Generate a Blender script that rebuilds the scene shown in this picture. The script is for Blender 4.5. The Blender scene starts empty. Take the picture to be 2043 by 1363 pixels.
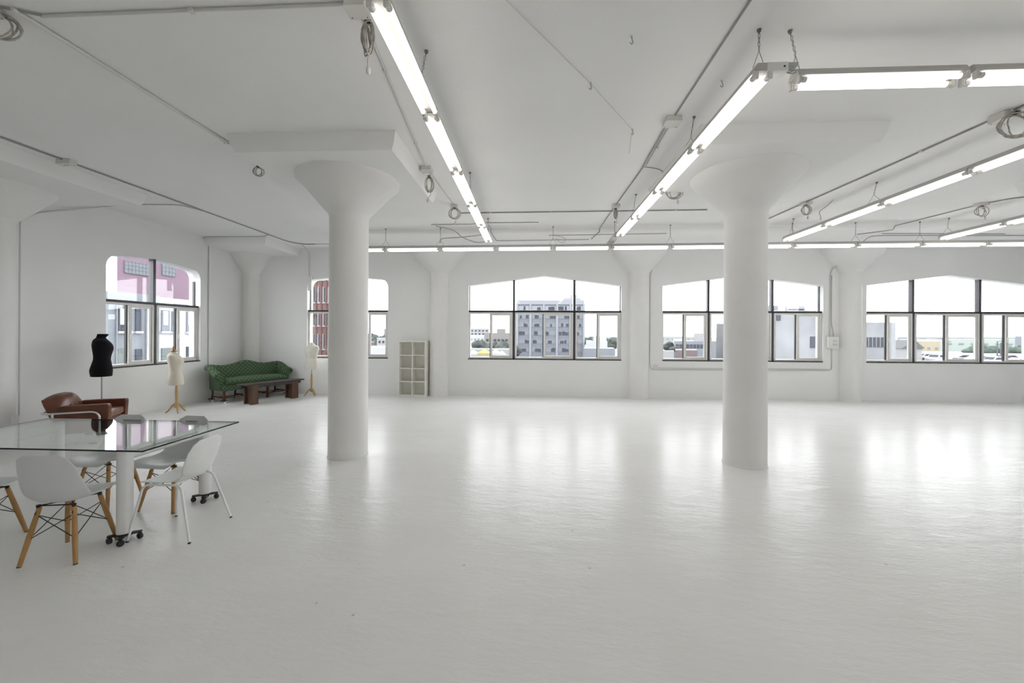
import bpy, math, random
from mathutils import Vector, Matrix
random.seed(7)
PI = math.pi
sc = bpy.context.scene
COL = sc.collection

# ------------------------------------------------------------------ camera model
F, CX, CY = 800.0, 1023.24, 663.94
YAW, ROLL, EYE = -0.04940, 0.00544, 1.69
DW, LX, CEIL = 10.668, -7.914, 3.95          # back wall, left wall, ceiling
BAY, COLX, COLY, COLR = 5.305, -2.527, 5.394, 0.2565


def ray(x, y):
    u, v = x - CX, y - CY
    c, s = math.cos(ROLL), math.sin(ROLL)
    u, v = c * u + s * v, -s * u + c * v
    a = u / F
    return Vector((a * math.cos(YAW) + math.sin(YAW), -a * math.sin(YAW) + math.cos(YAW), -v / F))


def at(x, y, Y):
    d = ray(x, y)
    return Vector((0, 0, EYE)) + d * (Y / d.y)


def atx(x, y, X):
    d = ray(x, y)
    return Vector((0, 0, EYE)) + d * (X / d.x)


def atz(x, y, Z):
    d = ray(x, y)
    return Vector((0, 0, EYE)) + d * ((Z - EYE) / d.z)


cam_d = bpy.data.cameras.new('camera')
cam = bpy.data.objects.new('camera', cam_d)
COL.objects.link(cam)
cam_d.sensor_width = 36
cam_d.lens = 36 * F / 2043
cam_d.shift_x = (1021.5 - CX) / 2043
cam_d.shift_y = (CY - 681.5) / 2043
cam_d.clip_end = 3000
cam_d.clip_start = 0.05
cam.matrix_world = (Matrix.Translation((0, 0, EYE)) @ Matrix.Rotation(-YAW, 4, 'Z')
                    @ Matrix.Rotation(PI / 2, 4, 'X') @ Matrix.Rotation(ROLL, 4, 'Z'))
sc.camera = cam

# ------------------------------------------------------------------ materials
MATS = {}


def mat(name, col, rough=0.6, metal=0.0, spec=0.5, var=0.03, scale=6.0, bump=0.0, bscale=40.0, coat=0.0):
    m = bpy.data.materials.new(name)
    m.use_nodes = True
    nt = m.node_tree
    b = nt.nodes['Principled BSDF']
    b.inputs['Roughness'].default_value = rough
    b.inputs['Metallic'].default_value = metal
    b.inputs['Specular IOR Level'].default_value = spec
    b.inputs['Coat Weight'].default_value = coat
    tc = nt.nodes.new('ShaderNodeTexCoord')
    n = nt.nodes.new('ShaderNodeTexNoise')
    n.inputs['Scale'].default_value = scale
    n.inputs['Detail'].default_value = 4
    nt.links.new(tc.outputs['Object'], n.inputs['Vector'])
    r = nt.nodes.new('ShaderNodeValToRGB')
    c0 = [max(0, c * (1 - var)) for c in col]
    c1 = [min(1, c * (1 + var)) for c in col]
    r.color_ramp.elements[0].color = (*c0, 1)
    r.color_ramp.elements[1].color = (*c1, 1)
    r.color_ramp.elements[0].position = 0.3
    r.color_ramp.elements[1].position = 0.7
    nt.links.new(n.outputs['Fac'], r.inputs['Fac'])
    nt.links.new(r.outputs['Color'], b.inputs['Base Color'])
    if bump:
        n2 = nt.nodes.new('ShaderNodeTexNoise')
        n2.inputs['Scale'].default_value = bscale
        n2.inputs['Detail'].default_value = 3
        nt.links.new(tc.outputs['Object'], n2.inputs['Vector'])
        bp = nt.nodes.new('ShaderNodeBump')
        bp.inputs['Strength'].default_value = bump
        bp.inputs['Distance'].default_value = 0.01
        nt.links.new(n2.outputs['Fac'], bp.inputs['Height'])
        nt.links.new(bp.outputs['Normal'], b.inputs['Normal'])
    MATS[name] = m
    return m


def emit(name, col, s):
    m = bpy.data.materials.new(name)
    m.use_nodes = True
    nt = m.node_tree
    nt.nodes.remove(nt.nodes['Principled BSDF'])
    e = nt.nodes.new('ShaderNodeEmission')
    e.inputs['Color'].default_value = (*col, 1)
    e.inputs['Strength'].default_value = s
    nt.links.new(e.outputs[0], nt.nodes['Material Output'].inputs['Surface'])
    return m


def thin_glass(name, tint, ior=1.5, boost=1.0):
    m = bpy.data.materials.new(name)
    m.use_nodes = True
    nt = m.node_tree
    nt.nodes.remove(nt.nodes['Principled BSDF'])
    t = nt.nodes.new('ShaderNodeBsdfTransparent')
    t.inputs['Color'].default_value = (*tint, 1)
    g = nt.nodes.new('ShaderNodeBsdfGlossy')
    g.inputs['Roughness'].default_value = 0.0
    g.inputs['Color'].default_value = (1, 1, 1, 1)
    # Schlick reflectance from the viewing angle, the same on both faces of the pane
    lw = nt.nodes.new('ShaderNodeLayerWeight')
    lw.inputs['Blend'].default_value = 0.5
    pw = nt.nodes.new('ShaderNodeMath'); pw.operation = 'POWER'; pw.inputs[1].default_value = 5.0
    nt.links.new(lw.outputs['Facing'], pw.inputs[0])
    ma = nt.nodes.new('ShaderNodeMath'); ma.operation = 'MULTIPLY_ADD'
    ma.inputs[1].default_value = 0.96 * boost
    ma.inputs[2].default_value = 0.04 * boost
    nt.links.new(pw.outputs[0], ma.inputs[0])
    mx = nt.nodes.new('ShaderNodeMixShader')
    nt.links.new(ma.outputs[0], mx.inputs[0])
    nt.links.new(t.outputs[0], mx.inputs[1])
    nt.links.new(g.outputs[0], mx.inputs[2])
    nt.links.new(mx.outputs[0], nt.nodes['Material Output'].inputs['Surface'])
    return m


M_WALL = mat('white_wall_paint', (.85, .85, .84), .55, spec=.3, var=.015, scale=1.2, bump=.12, bscale=25)
M_CEIL = mat('white_ceiling_paint', (.85, .85, .84), .7, spec=.2, var=.02, scale=.9, bump=.15, bscale=18)
M_COLUMN = mat('white_column_paint', (.83, .825, .81), .5, spec=.3, var=.02, scale=2.5, bump=.1, bscale=20)
M_WHITE = mat('white_enamel', (.8, .8, .78), .35)
M_HOUSING = mat('yellowed_white_enamel', (.5, .49, .47), .45)
M_VINYL = mat('white_vinyl', (.78, .77, .75), .35)
M_BOX = mat('painted_box', (.68, .67, .64), .5)
M_CONDUIT = mat('painted_conduit', (.6, .6, .58), .5)
M_RODGREY = mat('grey_steel_rod', (.32, .32, .31), .45)
M_CABLE = mat('offwhite_cable', (.42, .40, .36), .5, var=.3, scale=30)
M_GREYBAR = mat('dark_grey_steel', (.07, .068, .078), .32)
M_BLACKBAR = mat('black_steel', (.012, .011, .012), .4, var=.2)
M_BLACKRUB = mat('black_rubber', (.015, .015, .016), .5)
M_CHAIN = mat('steel_chain', (.22, .2, .17), .4, metal=.8)
M_CHROME = mat('chrome', (.75, .75, .76), .12, metal=1.0)
M_STEEL = mat('brushed_steel', (.45, .45, .46), .3, metal=1.0)
M_SHELL = mat('grey_white_plastic_shell', (.69, .69, .70), .38)
M_SHELL2 = mat('white_plastic_shell', (.8, .81, .79), .35)
M_BEECH = mat('beech_wood', (.43, .235, .085), .45, var=.16, scale=9)
M_PINE = mat('pale_pine_wood', (.58, .36, .13), .45, var=.14, scale=9)
M_KNOB = mat('orange_wood', (.42, .17, .04), .4, var=.15)
M_MAHOG = mat('mahogany_wood', (.09, .032, .016), .3, var=.25, scale=10)
M_LEATHER = mat('brown_leather', (.135, .042, .02), .3, var=.22, scale=7, bump=.15, bscale=60)
M_LEATHERC = mat('worn_brown_leather', (.22, .1, .065), .35, var=.35, scale=14, bump=.3, bscale=40)
M_BLACKCLOTH = mat('black_jersey', (.008, .008, .011), .85, spec=.2, var=.25)
M_CREAM = mat('cream_jersey', (.72, .67, .57), .85, spec=.2, bump=.05, bscale=200)
M_WHITEFORM = mat('white_jersey', (.76, .74, .66), .85, spec=.2)
M_SHELF = mat('white_laminate', (.84, .83, .77), .4)
M_TABLEFRAME = mat('white_powder_coat', (.82, .82, .81), .3)
M_TUBE = emit('fluorescent_tube', (1.0, .96, .90), 4.3)
M_GLASS = thin_glass('window_glass', (.97, .98, .98))
M_TGLASS = thin_glass('table_glass', (.93, .965, .95), boost=1.0)
M_GEDGE = mat('dark_glass_edge', (.004, .012, .014), .1)


def wood_planks(name, c0, c1, axis=0, sc_=1.0):
    m = mat(name, c0, .45, var=.1)
    nt = m.node_tree
    b = nt.nodes['Principled BSDF']
    tc = nt.nodes.new('ShaderNodeTexCoord')
    mp = nt.nodes.new('ShaderNodeMapping')
    s = [18, 18, 18]; s[axis] = 1.2
    mp.inputs['Scale'].default_value = [q * sc_ for q in s]
    n = nt.nodes.new('ShaderNodeTexNoise')
    n.inputs['Scale'].default_value = 2.0
    n.inputs['Detail'].default_value = 6
    r = nt.nodes.new('ShaderNodeValToRGB')
    r.color_ramp.elements[0].color = (*c0, 1); r.color_ramp.elements[0].position = .3
    r.color_ramp.elements[1].color = (*c1, 1); r.color_ramp.elements[1].position = .7
    nt.links.new(tc.outputs['Object'], mp.inputs['Vector'])
    nt.links.new(mp.outputs[0], n.inputs['Vector'])
    nt.links.new(n.outputs['Fac'], r.inputs['Fac'])
    nt.links.new(r.outputs['Color'], b.inputs['Base Color'])
    return m


M_TOPWOOD = wood_planks('dark_plank_top', (.03, .022, .02), (.075, .055, .05), 0)
M_LEGWOOD = wood_planks('rough_brown_plank', (.06, .028, .016), (.15, .075, .045), 2)


def zigzag(name, ca, cb, sx, sz, depth):
    """flame-stitch upholstery: chevron rows woven from two greens"""
    m = mat(name, ca, .75, spec=.25, var=.1)
    nt = m.node_tree
    b = nt.nodes['Principled BSDF']
    tc = nt.nodes.new('ShaderNodeTexCoord')
    sp = nt.nodes.new('ShaderNodeSeparateXYZ')
    nt.links.new(tc.outputs['Object'], sp.inputs[0])

    def mth(op, a, b_=None, c=None):
        n = nt.nodes.new('ShaderNodeMath'); n.operation = op
        for i, v in enumerate((a, b_, c)):
            if v is None: continue
            if isinstance(v, (int, float)): n.inputs[i].default_value = v
            else: nt.links.new(v, n.inputs[i])
        return n.outputs[0]
    x = mth('MULTIPLY', mth('ADD', sp.outputs[0], mth('MULTIPLY', sp.outputs[1], .0)), sx)
    tri = mth('ABSOLUTE', mth('SUBTRACT', mth('FRACT', x), .5))
    zz = mth('ADD', sp.outputs[2], mth('MULTIPLY', sp.outputs[1], -1.0))
    h = mth('ADD', mth('MULTIPLY', zz, sz), mth('MULTIPLY', tri, depth))
    band = mth('ABSOLUTE', mth('SUBTRACT', mth('FRACT', h), .5))
    nz = nt.nodes.new('ShaderNodeTexNoise'); nz.inputs['Scale'].default_value = 90
    nt.links.new(tc.outputs['Object'], nz.inputs['Vector'])
    v = mth('ADD', band, mth('MULTIPLY', mth('SUBTRACT', nz.outputs['Fac'], .5), .35))
    r = nt.nodes.new('ShaderNodeValToRGB')
    r.color_ramp.elements[0].color = (*ca, 1); r.color_ramp.elements[0].position = .2
    r.color_ramp.elements[1].color = (*cb, 1); r.color_ramp.elements[1].position = .42
    nt.links.new(v, r.inputs['Fac'])
    nt.links.new(r.outputs['Color'], b.inputs['Base Color'])
    return m


M_SOFA = zigzag('green_flame_stitch', (.04, .078, .04), (.135, .2, .115), 10.0, 13.0, 2.0)


def floor_mat():
    m = bpy.data.materials.new('white_epoxy_floor')
    m.use_nodes = True
    nt = m.node_tree
    b = nt.nodes['Principled BSDF']
    b.inputs['Specular IOR Level'].default_value = .1
    tc = nt.nodes.new('ShaderNodeTexCoord')

    def noise(scale, stretch, detail, rough=.55, rot=0.0):
        mp = nt.nodes.new('ShaderNodeMapping')
        mp.inputs['Scale'].default_value = stretch
        mp.inputs['Rotation'].default_value = (0, 0, rot)
        n = nt.nodes.new('ShaderNodeTexNoise')
        n.inputs['Scale'].default_value = scale
        n.inputs['Detail'].default_value = detail
        n.inputs['Roughness'].default_value = rough
        nt.links.new(tc.outputs['Object'], mp.inputs['Vector'])
        nt.links.new(mp.outputs[0], n.inputs['Vector'])
        return n.outputs['Fac']

    def remap(v, a, c, lo=.3, hi=.7):
        r = nt.nodes.new('ShaderNodeMapRange')
        for k, q in (('From Min', lo), ('From Max', hi), ('To Min', a), ('To Max', c)):
            r.inputs[k].default_value = q
        nt.links.new(v, r.inputs['Value'])
        return r.outputs[0]
    # trowel streaks show in the gloss, faint cloudiness in the paint itself
    nt.links.new(remap(noise(1.6, (1, 2.6, 1), 5, .6, .25), .215, .268), b.inputs['Roughness'])
    r = nt.nodes.new('ShaderNodeMix'); r.data_type = 'RGBA'
    r.inputs['A'].default_value = (.80, .795, .78, 1)
    r.inputs['B'].default_value = (.84, .838, .83, 1)
    nt.links.new(remap(noise(.9, (1, 1.5, 1), 4), 0, 1), r.inputs['Factor'])
    # tiny dark specks of dirt
    vo = nt.nodes.new('ShaderNodeTexVoronoi'); vo.inputs['Scale'].default_value = 3.2
    nt.links.new(tc.outputs['Object'], vo.inputs['Vector'])
    sp = nt.nodes.new('ShaderNodeMapRange')
    for k, q in (('From Min', .022), ('From Max', .04), ('To Min', .45), ('To Max', 0.0)):
        sp.inputs[k].default_value = q
    nt.links.new(vo.outputs['Distance'], sp.inputs['Value'])
    r2 = nt.nodes.new('ShaderNodeMix'); r2.data_type = 'RGBA'
    nt.links.new(sp.outputs[0], r2.inputs['Factor'])
    nt.links.new(r.outputs['Result'], r2.inputs['A'])
    r2.inputs['B'].default_value = (.2, .18, .16, 1)
    nt.links.new(r2.outputs['Result'], b.inputs['Base Color'])
    bp = nt.nodes.new('ShaderNodeBump'); bp.inputs['Strength'].default_value = .5
    bp.inputs['Distance'].default_value = .012
    nt.links.new(noise(3.2, (1, 2.2, 1), 5, .6, .25), bp.inputs['Height'])
    nt.links.new(bp.outputs['Normal'], b.inputs['Normal'])
    return m


M_FLOOR = floor_mat()


def brick_mat(name, c0, c1, mortar, scale=1.0):
    m = mat(name, c0, .85)
    nt = m.node_tree
    b = nt.nodes['Principled BSDF']
    tc = nt.nodes.new('ShaderNodeTexCoord')
    sp = nt.nodes.new('ShaderNodeSeparateXYZ'); cb = nt.nodes.new('ShaderNodeCombineXYZ')
    ad = nt.nodes.new('ShaderNodeMath'); ad.operation = 'ADD'
    nt.links.new(tc.outputs['Object'], sp.inputs[0])
    nt.links.new(sp.outputs[0], ad.inputs[0]); nt.links.new(sp.outputs[1], ad.inputs[1])
    nt.links.new(ad.outputs[0], cb.inputs[0]); nt.links.new(sp.outputs[2], cb.inputs[1])
    br = nt.nodes.new('ShaderNodeTexBrick')
    br.inputs['Scale'].default_value = scale
    br.inputs['Color1'].default_value = (*c0, 1); br.inputs['Color2'].default_value = (*c1, 1)
    br.inputs['Mortar'].default_value = (*mortar, 1)
    br.inputs['Mortar Size'].default_value = .015
    nt.links.new(cb.outputs[0], br.inputs['Vector'])
    nt.links.new(br.outputs['Color'], b.inputs['Base Color'])
    return m


# ------------------------------------------------------------------ mesh builder
def star(n, r_out, r_in, w, rot=0.0):
    P = []
    for k in range(n):
        a = rot + 2 * PI * k / n
        c, d = Vector((math.cos(a), math.sin(a))), Vector((-math.sin(a), math.cos(a)))
        P += [c * r_out - d * w, c * r_out + d * w]
        a2 = a + PI / n
        P.append(Vector((math.cos(a2), math.sin(a2))) * r_in)
    return P


class MB:
    def __init__(self):
        self.v, self.f, self.mi = [], [], []

    def add(self, vs, fs, mi=0, M=None):
        o = len(self.v)
        for p in vs:
            p = Vector(p)
            self.v.append(tuple(M @ p) if M else tuple(p))
        for f in fs:
            self.f.append([i + o for i in f]); self.mi.append(mi)
        return self

    def box(self, x0, x1, y0, y1, z0, z1, mi=0, M=None):
        vs = [(x, y, z) for z in (z0, z1) for y in (y0, y1) for x in (x0, x1)]
        fs = [(0, 2, 3, 1), (4, 5, 7, 6), (0, 1, 5, 4), (2, 6, 7, 3), (0, 4, 6, 2), (1, 3, 7, 5)]
        return self.add(vs, fs, mi, M)

    def prism(self, poly, y0, y1, M=None, mi=0, mi_cap=None):
        """poly of (x,z) extruded along y"""
        n = len(poly)
        vs = [(x, y0, z) for x, z in poly] + [(x, y1, z) for x, z in poly]
        self.add(vs, [tuple(range(n)), tuple(range(2 * n - 1, n - 1, -1))], mi if mi_cap is None else mi_cap, M)
        o = len(self.v) - 2 * n
        for i in range(n):
            j = (i + 1) % n
            self.f.append([o + i, o + n + i, o + n + j, o + j]); self.mi.append(mi)
        return self

    def lathe(self, prof, n=24, M=None, a0=0.0, a1=2 * PI, mi=0, sx=1.0, sy=1.0, cap=True):
        """prof of (r,z)"""
        full = abs(a1 - a0 - 2 * PI) < 1e-6
        k = n if full else n + 1
        vs, fs = [], []
        for r, z in prof:
            for i in range(k):
                a = a0 + (a1 - a0) * i / n
                vs.append((r * math.cos(a) * sx, r * math.sin(a) * sy, z))
        for j in range(len(prof) - 1):
            for i in range(n):
                a, b = j * k + i, j * k + (i + 1) % k
                fs.append((a, b, b + k, a + k))
        if cap and full:
            if prof[0][0] > 1e-5: fs.append(tuple(range(k))[::-1])
            if prof[-1][0] > 1e-5: fs.append(tuple(range((len(prof) - 1) * k, len(prof) * k)))
        return self.add(vs, fs, mi, M)

    def loft(self, rings, closed=True, caps=True, mi=0, M=None):
        n = len(rings[0]); vs = [p for r in rings for p in r]; fs = []
        for j in range(len(rings) - 1):
            for i in range(n if closed else n - 1):
                a, b = j * n + i, j * n + (i + 1) % n
                fs.append((a, b, b + n, a + n))
        if caps and closed:
            fs.append(tuple(range(n))[::-1]); fs.append(tuple(range((len(rings) - 1) * n, len(rings) * n)))
        return self.add(vs, fs, mi, M)

    def tube(self, pts, r, n=8, closed=False, mi=0, M=None, radii=None):
        pts = [Vector(p) for p in pts]
        k = len(pts); rings = []
        nrm = None
        for i, p in enumerate(pts):
            if closed: t = (pts[(i + 1) % k] - pts[i - 1])
            elif i == 0: t = pts[1] - p
            elif i == k - 1: t = p - pts[-2]
            else: t = (pts[i + 1] - p).normalized() + (p - pts[i - 1]).normalized()
            if t.length < 1e-9: t = Vector((0, 0, 1))
            t.normalize()
            if nrm is None:
                nrm = Vector((0, 0, 1)) if abs(t.z) < .9 else Vector((1, 0, 0))
            nrm = (nrm - t * nrm.dot(t))
            if nrm.length < 1e-6: nrm = t.orthogonal()
            nrm.normalize()
            bn = t.cross(nrm)
            rr = radii[i] if radii else r
            rings.append([p + (nrm * math.cos(2 * PI * q / n) + bn * math.sin(2 * PI * q / n)) * rr for q in range(n)])
        if closed: rings.append(rings[0])
        return self.loft(rings, True, not closed, mi, M)

    def build(self, name, m, parent=None, loc=None, bevel=0.0, smooth=35, sub=0, solid=0.0, rotz=None, seg=2):
        me = bpy.data.meshes.new(name)
        me.from_pydata(self.v, [], self.f)
        ms = m if isinstance(m, (list, tuple)) else [m]
        for q in ms: me.materials.append(q)
        if len(ms) > 1: me.polygons.foreach_set('material_index', self.mi)
        me.update()
        import bmesh
        bm = bmesh.new(); bm.from_mesh(me)
        bmesh.ops.remove_doubles(bm, verts=bm.verts, dist=1e-5)
        bmesh.ops.recalc_face_normals(bm, faces=bm.faces)
        bm.to_mesh(me); bm.free()
        if smooth:
            me.polygons.foreach_set('use_smooth', [True] * len(me.polygons))
            me.set_sharp_from_angle(angle=math.radians(smooth))
        o = bpy.data.objects.new(name, me)
        COL.objects.link(o)
        if parent is not None: o.parent = parent
        if loc: o.location = loc
        if rotz is not None: o.rotation_euler = (0, 0, rotz)
        if solid:
            md = o.modifiers.new('solid', 'SOLIDIFY'); md.thickness = solid; md.offset = 0
        if bevel:
            md = o.modifiers.new('bevel', 'BEVEL'); md.width = bevel; md.segments = seg
            md.limit_method = 'ANGLE'; md.angle_limit = math.radians(40)
        if sub:
            md = o.modifiers.new('sub', 'SUBSURF'); md.levels = sub; md.render_levels = sub
        return o


def fillet(pts, r, n=6):
    pts = [Vector(p) for p in pts]; out = [pts[0]]
    for i in range(1, len(pts) - 1):
        a, p, b = pts[i - 1], pts[i], pts[i + 1]
        d1, d2 = (a - p), (b - p)
        q = min(r, d1.length * .49, d2.length * .49)
        s, e = p + d1.normalized() * q, p + d2.normalized() * q
        for k in range(n + 1):
            t = k / n
            out.append(s * (1 - t) ** 2 + p * 2 * t * (1 - t) + e * t * t)
    out.append(pts[-1])
    return out


def bez(pts, n=40):
    """smooth open curve through the points (Catmull-Rom)"""
    P = [Vector(p) for p in pts]; P = [P[0] * 2 - P[1]] + P + [P[-1] * 2 - P[-2]]
    out = []; k = len(P) - 3; m = max(2, n // k)
    for i in range(k):
        a, b, c, d = P[i:i + 4]
        for j in range(m):
            t = j / m
            out.append(.5 * ((2 * b) + (c - a) * t + (2 * a - 5 * b + 4 * c - d) * t * t + (3 * b - a - 3 * c + d) * t ** 3))
    out.append(P[-2])
    return out


def tag(o, label=None, cat=None, group=None, kind=None):
    if label: o['label'] = label
    if cat: o['category'] = cat
    if group: o['group'] = group
    if kind: o['kind'] = kind
    return o


def thing(name, label, cat, loc=(0, 0, 0), rotz=0.0, group=None):
    o = bpy.data.objects.new(name, None)
    COL.objects.link(o)
    o.empty_display_size = .1
    o.location = loc; o.rotation_euler = (0, 0, rotz)
    return tag(o, label, cat, group)


def children(o):
    return [c for c in bpy.data.objects if c.parent == o]


def copy_tree(o, parent=None, kids=None):
    c = o.copy(); COL.objects.link(c)
    if parent is not None: c.parent = parent
    for ch in children(o): copy_tree(ch, c)
    return c


def struct(name, mb, m, label=None, parent=None, **k):
    o = mb.build(name, m, parent, **k)
    if parent is None: tag(o, label, None, None, 'structure')
    return o


# ------------------------------------------------------------------ room shell
RX, FY = 14.0, -5.4          # right wall, wall behind the camera
FLOORZ = 0.0
struct('floor', MB().box(LX - .3, RX + .3, FY - .3, DW + .3, -.2, 0), M_FLOOR,
       'glossy white painted concrete floor of the loft', smooth=0)
struct('ceiling', MB().box(LX - .3, RX + .3, FY - .3, DW + .3, CEIL, CEIL + .25), M_CEIL,
       'white painted concrete ceiling with drop panels', smooth=0)

SILL, SPRING, APEX = .975, 2.945, 3.205
WT = .28


def opening_top(x0, x1, rounded):
    c = (x0 + x1) / 2
    if not rounded: return [(x0, SPRING), (c, APEX), (x1, SPRING)]
    w = (x1 - x0) / 2; r = .2
    out = []
    sh = APEX - .085
    left = [(x0, SPRING - .06)]
    for k in range(1, 7):
        t = k / 6 * PI / 2
        left.append((x0 + r * (1 - math.cos(t)), SPRING - .06 + (sh - SPRING + .06) * math.sin(t)))
    out = left + [(c, APEX)] + [(2 * c - x, z) for x, z in reversed(left)]
    return out


def wall_with(name, label, a0, a1, openings, M):
    """wall in local (x along, y thickness outward 0..WT, z up)"""
    mb = MB(); x = a0
    for (x0, x1, rd) in openings:
        mb.box(x, x0, 0, WT, 0, CEIL, M=M)
        mb.box(x0, x1, 0, WT, 0, SILL, M=M)
        top = opening_top(x0, x1, rd)
        c = len(top) // 2
        mb.prism(top[:c + 1] + [(top[c][0], CEIL), (x0, CEIL)], 0, WT, M=M)
        mb.prism(top[c:] + [(x1, CEIL), (top[c][0], CEIL)], 0, WT, M=M)
        x = x1
    mb.box(x, a1, 0, WT, 0, CEIL, M=M)
    return struct(name, mb, M_WALL, label, smooth=0)


BACK_OPEN = [(-6.16, -3.915, True), (-1.72, 2.33, False), (3.39, 7.445, False), (8.51, 12.56, False)]
LEFT_OPEN = [(7.06, 9.18, True)]
MBK = Matrix.Translation((0, DW, 0))
# left wall: local x -> world y, local y -> world -x
MLF = Matrix.Translation((LX, 0, 0)) @ Matrix.Rotation(PI / 2, 4, 'Z')
wall_with('wall_back', 'white painted back wall with gabled window openings', LX - .28, RX + .28, BACK_OPEN, MBK)
wall_with('wall_left', 'white painted left wall with one arched window', FY, DW, LEFT_OPEN, MLF)
wr = MB().box(RX, RX + WT, FY, DW, 0, 2.75).box(RX, RX + WT, FY, DW, 3.72, CEIL)
FILL_OPEN = [(-5.1, -.2), (.2, 5.1)]  # unseen high windows, added to let in more light from the right
for a_, b_ in ((FY, -5.1), (-.2, .2), (5.1, DW)): wr.box(RX, RX + WT, a_, b_, 2.75, 3.72)
struct('wall_right', wr, M_WALL, 'white painted right wall with two high windows added for fill light', smooth=0)


def make_window(idx, x0, x1, rounded, mull, M, label):
    """M places local coords: x along the wall, y outward, z up"""
    root = bpy.data.objects.new('window_%d' % idx, None)
    COL.objects.link(root); tag(root, label, None, None, 'structure')
    root.matrix_world = M
    top = opening_top(x0, x1, rounded)

    def ztop(x):
        for (xa, za), (xb, zb) in zip(top, top[1:]):
            if xa <= x <= xb and xb > xa: return za + (zb - za) * (x - xa) / (xb - xa)
        return SPRING
    TR = 2.243
    MB().box(x0 - .006, x1 + .006, .0, WT, SILL - .006, SILL + .014).build('window_sill', M_BLACKBAR, root)
    MB().box(x0, x1, .05, .2, TR - .005, TR + .04).build('transom_bar', M_BLACKBAR, root, bevel=.004)
    for x in mull:
        zt = ztop(x)
        MB().prism([(x - .03, SILL), (x + .03, SILL), (x + .03, min(ztop(x + .03), zt)), (x, zt), (x - .03, min(ztop(x - .03), zt))], .08, .19).build('mullion', M_GREYBAR, root, bevel=.004)
    # slim dark frame round the upper lights
    for s, xx in ((1, x0), (-1, x1)):
        a, b = sorted((xx, xx + s * .018))
        MB().box(a, b, .14, .19, TR + .04, SPRING - (.08 if rounded else .01)).build('jamb_bar', M_GREYBAR, root)
    edges = [x0] + list(mull) + [x1]
    for i in range(len(edges) - 1):
        a = edges[i] + (.031 if i else .003)
        b = edges[i + 1] - (.031 if i < len(edges) - 2 else .003)
        # upper fixed pane
        pts = [(a, TR + .02)]
        inner = [(x, z - .002) for x, z in top if a < x < b]
        poly = [(a, TR + .02), (b, TR + .02), (b, ztop(b) - .002)] + inner[::-1] + [(a, ztop(a) - .002)]
        MB().prism(poly, .155, .163).build('upper_pane', M_GLASS, root, smooth=0)
        # sliding window below
        z0, z1 = SILL + .018, TR - .006
        fr = MB()
        t = .042
        fr.box(a, a + t, .06, .17, z0, z1).box(b - t, b, .06, .17, z0, z1)
        fr.box(a + t, b - t, .06, .17, z0, z0 + t).box(a + t, b - t, .06, .17, z1 - t, z1)
        frame = fr.build('slider_frame', M_VINYL, root, bevel=.006)
        mid = (a + b) / 2
        MB().box(a + t, mid + .02, .138, .144, z0 + t, z1 - t).build('fixed_pane', M_GLASS, frame, smooth=0)
        MB().box(mid - .03, mid - .012, .108, .15, z0 + t, z1 - t).build('weather_strip', M_BLACKRUB, frame)
        s = MB(); q = .058
        sa, sb = mid - .012, b - t
        s.box(sa, sa + q, .075, .115, z0 + t, z1 - t).box(sb - q + .01, sb, .075, .115, z0 + t, z1 - t)
        s.box(sa + q, sb - q + .01, .075, .115, z0 + t, z0 + t + q * .8).box(sa + q, sb - q + .01, .075, .115, z1 - t - q * .8, z1 - t)
        sash = s.build('sliding_sash', M_VINYL, root, bevel=.006)
        MB().box(sa + q, sb - q + .01, .092, .098, z0 + t + q * .8, z1 - t - q * .8).build('sash_pane', M_GLASS, sash, smooth=0)
        zc = (z0 + z1) / 2 - .05
        MB().box(sa + .014, sa + .04, .055, .076, zc - .06, zc + .06).build('latch', M_WHITE, sash, bevel=.006)
    return root


make_window(1, *BACK_OPEN[0], [-5.04], MBK, 'arched window partly behind the left column')
make_window(2, *BACK_OPEN[1], [-.508, 1.105], MBK, 'gabled three-part window with the tower outside')
make_window(3, *BACK_OPEN[2], [4.6, 6.225], MBK, 'gabled three-part window partly behind the right column')
make_window(4, *BACK_OPEN[3], [9.716, 11.341], MBK, 'gabled three-part window at the right end of the wall')
for k_, (a_, b_) in enumerate(FILL_OPEN):
    cw_ = bpy.data.objects.new('window_%d' % (6 + k_), None)
    COL.objects.link(cw_)
    tag(cw_, ['added fill light window high in the right wall, near end', 'added fill light window high in the right wall, far end'][k_], None, None, 'structure')
    cw_.location = (RX, (a_ + b_) / 2, 2.75)
    h_ = (b_ - a_) / 2
    f_ = MB().box(.08, .16, -h_, h_, 0, .05).box(.08, .16, -h_, h_, .92, .97)
    for q_ in range(5): f_.box(.08, .16, -h_ + q_ * (2 * h_ - .05) / 4, -h_ + q_ * (2 * h_ - .05) / 4 + .05, .05, .92)
    f_.build('window_frame', M_VINYL, cw_, bevel=.004)
    for q_ in range(4):
        y_ = -h_ + q_ * (2 * h_ - .05) / 4 + .05
        MB().box(.117, .123, y_, y_ + (2 * h_ - .05) / 4 - .05, .05, .92).build('pane', M_GLASS, cw_, smooth=0)
make_window(5, *LEFT_OPEN[0], [8.1], MLF, 'arched two-part window in the left wall')

struct('wall_front', MB().box(LX - .28, RX + .28, FY - .28, FY, 0, CEIL), M_WALL, 'white painted wall behind the viewpoint', smooth=0)

# ------------------------------------------------------------------ columns
CONEZ0, PANELZ = 3.285, 3.758
RIM = .665
CZ2 = CEIL - .075
CPROF = [(COLR + .008, 0), (COLR + .008, .012), (COLR, .016), (COLR - .004, CONEZ0 - .06), (COLR, CONEZ0 - .02)]
CAPPROF = [(COLR - .001, CONEZ0 - .045), (COLR + .003, CONEZ0 - .015), (COLR + .02, CONEZ0 + .015), (COLR + .06, CONEZ0 + .057), (RIM - .09, PANELZ - .12), (RIM, PANELZ - .035), (RIM + .004, PANELZ + .002)]


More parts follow.
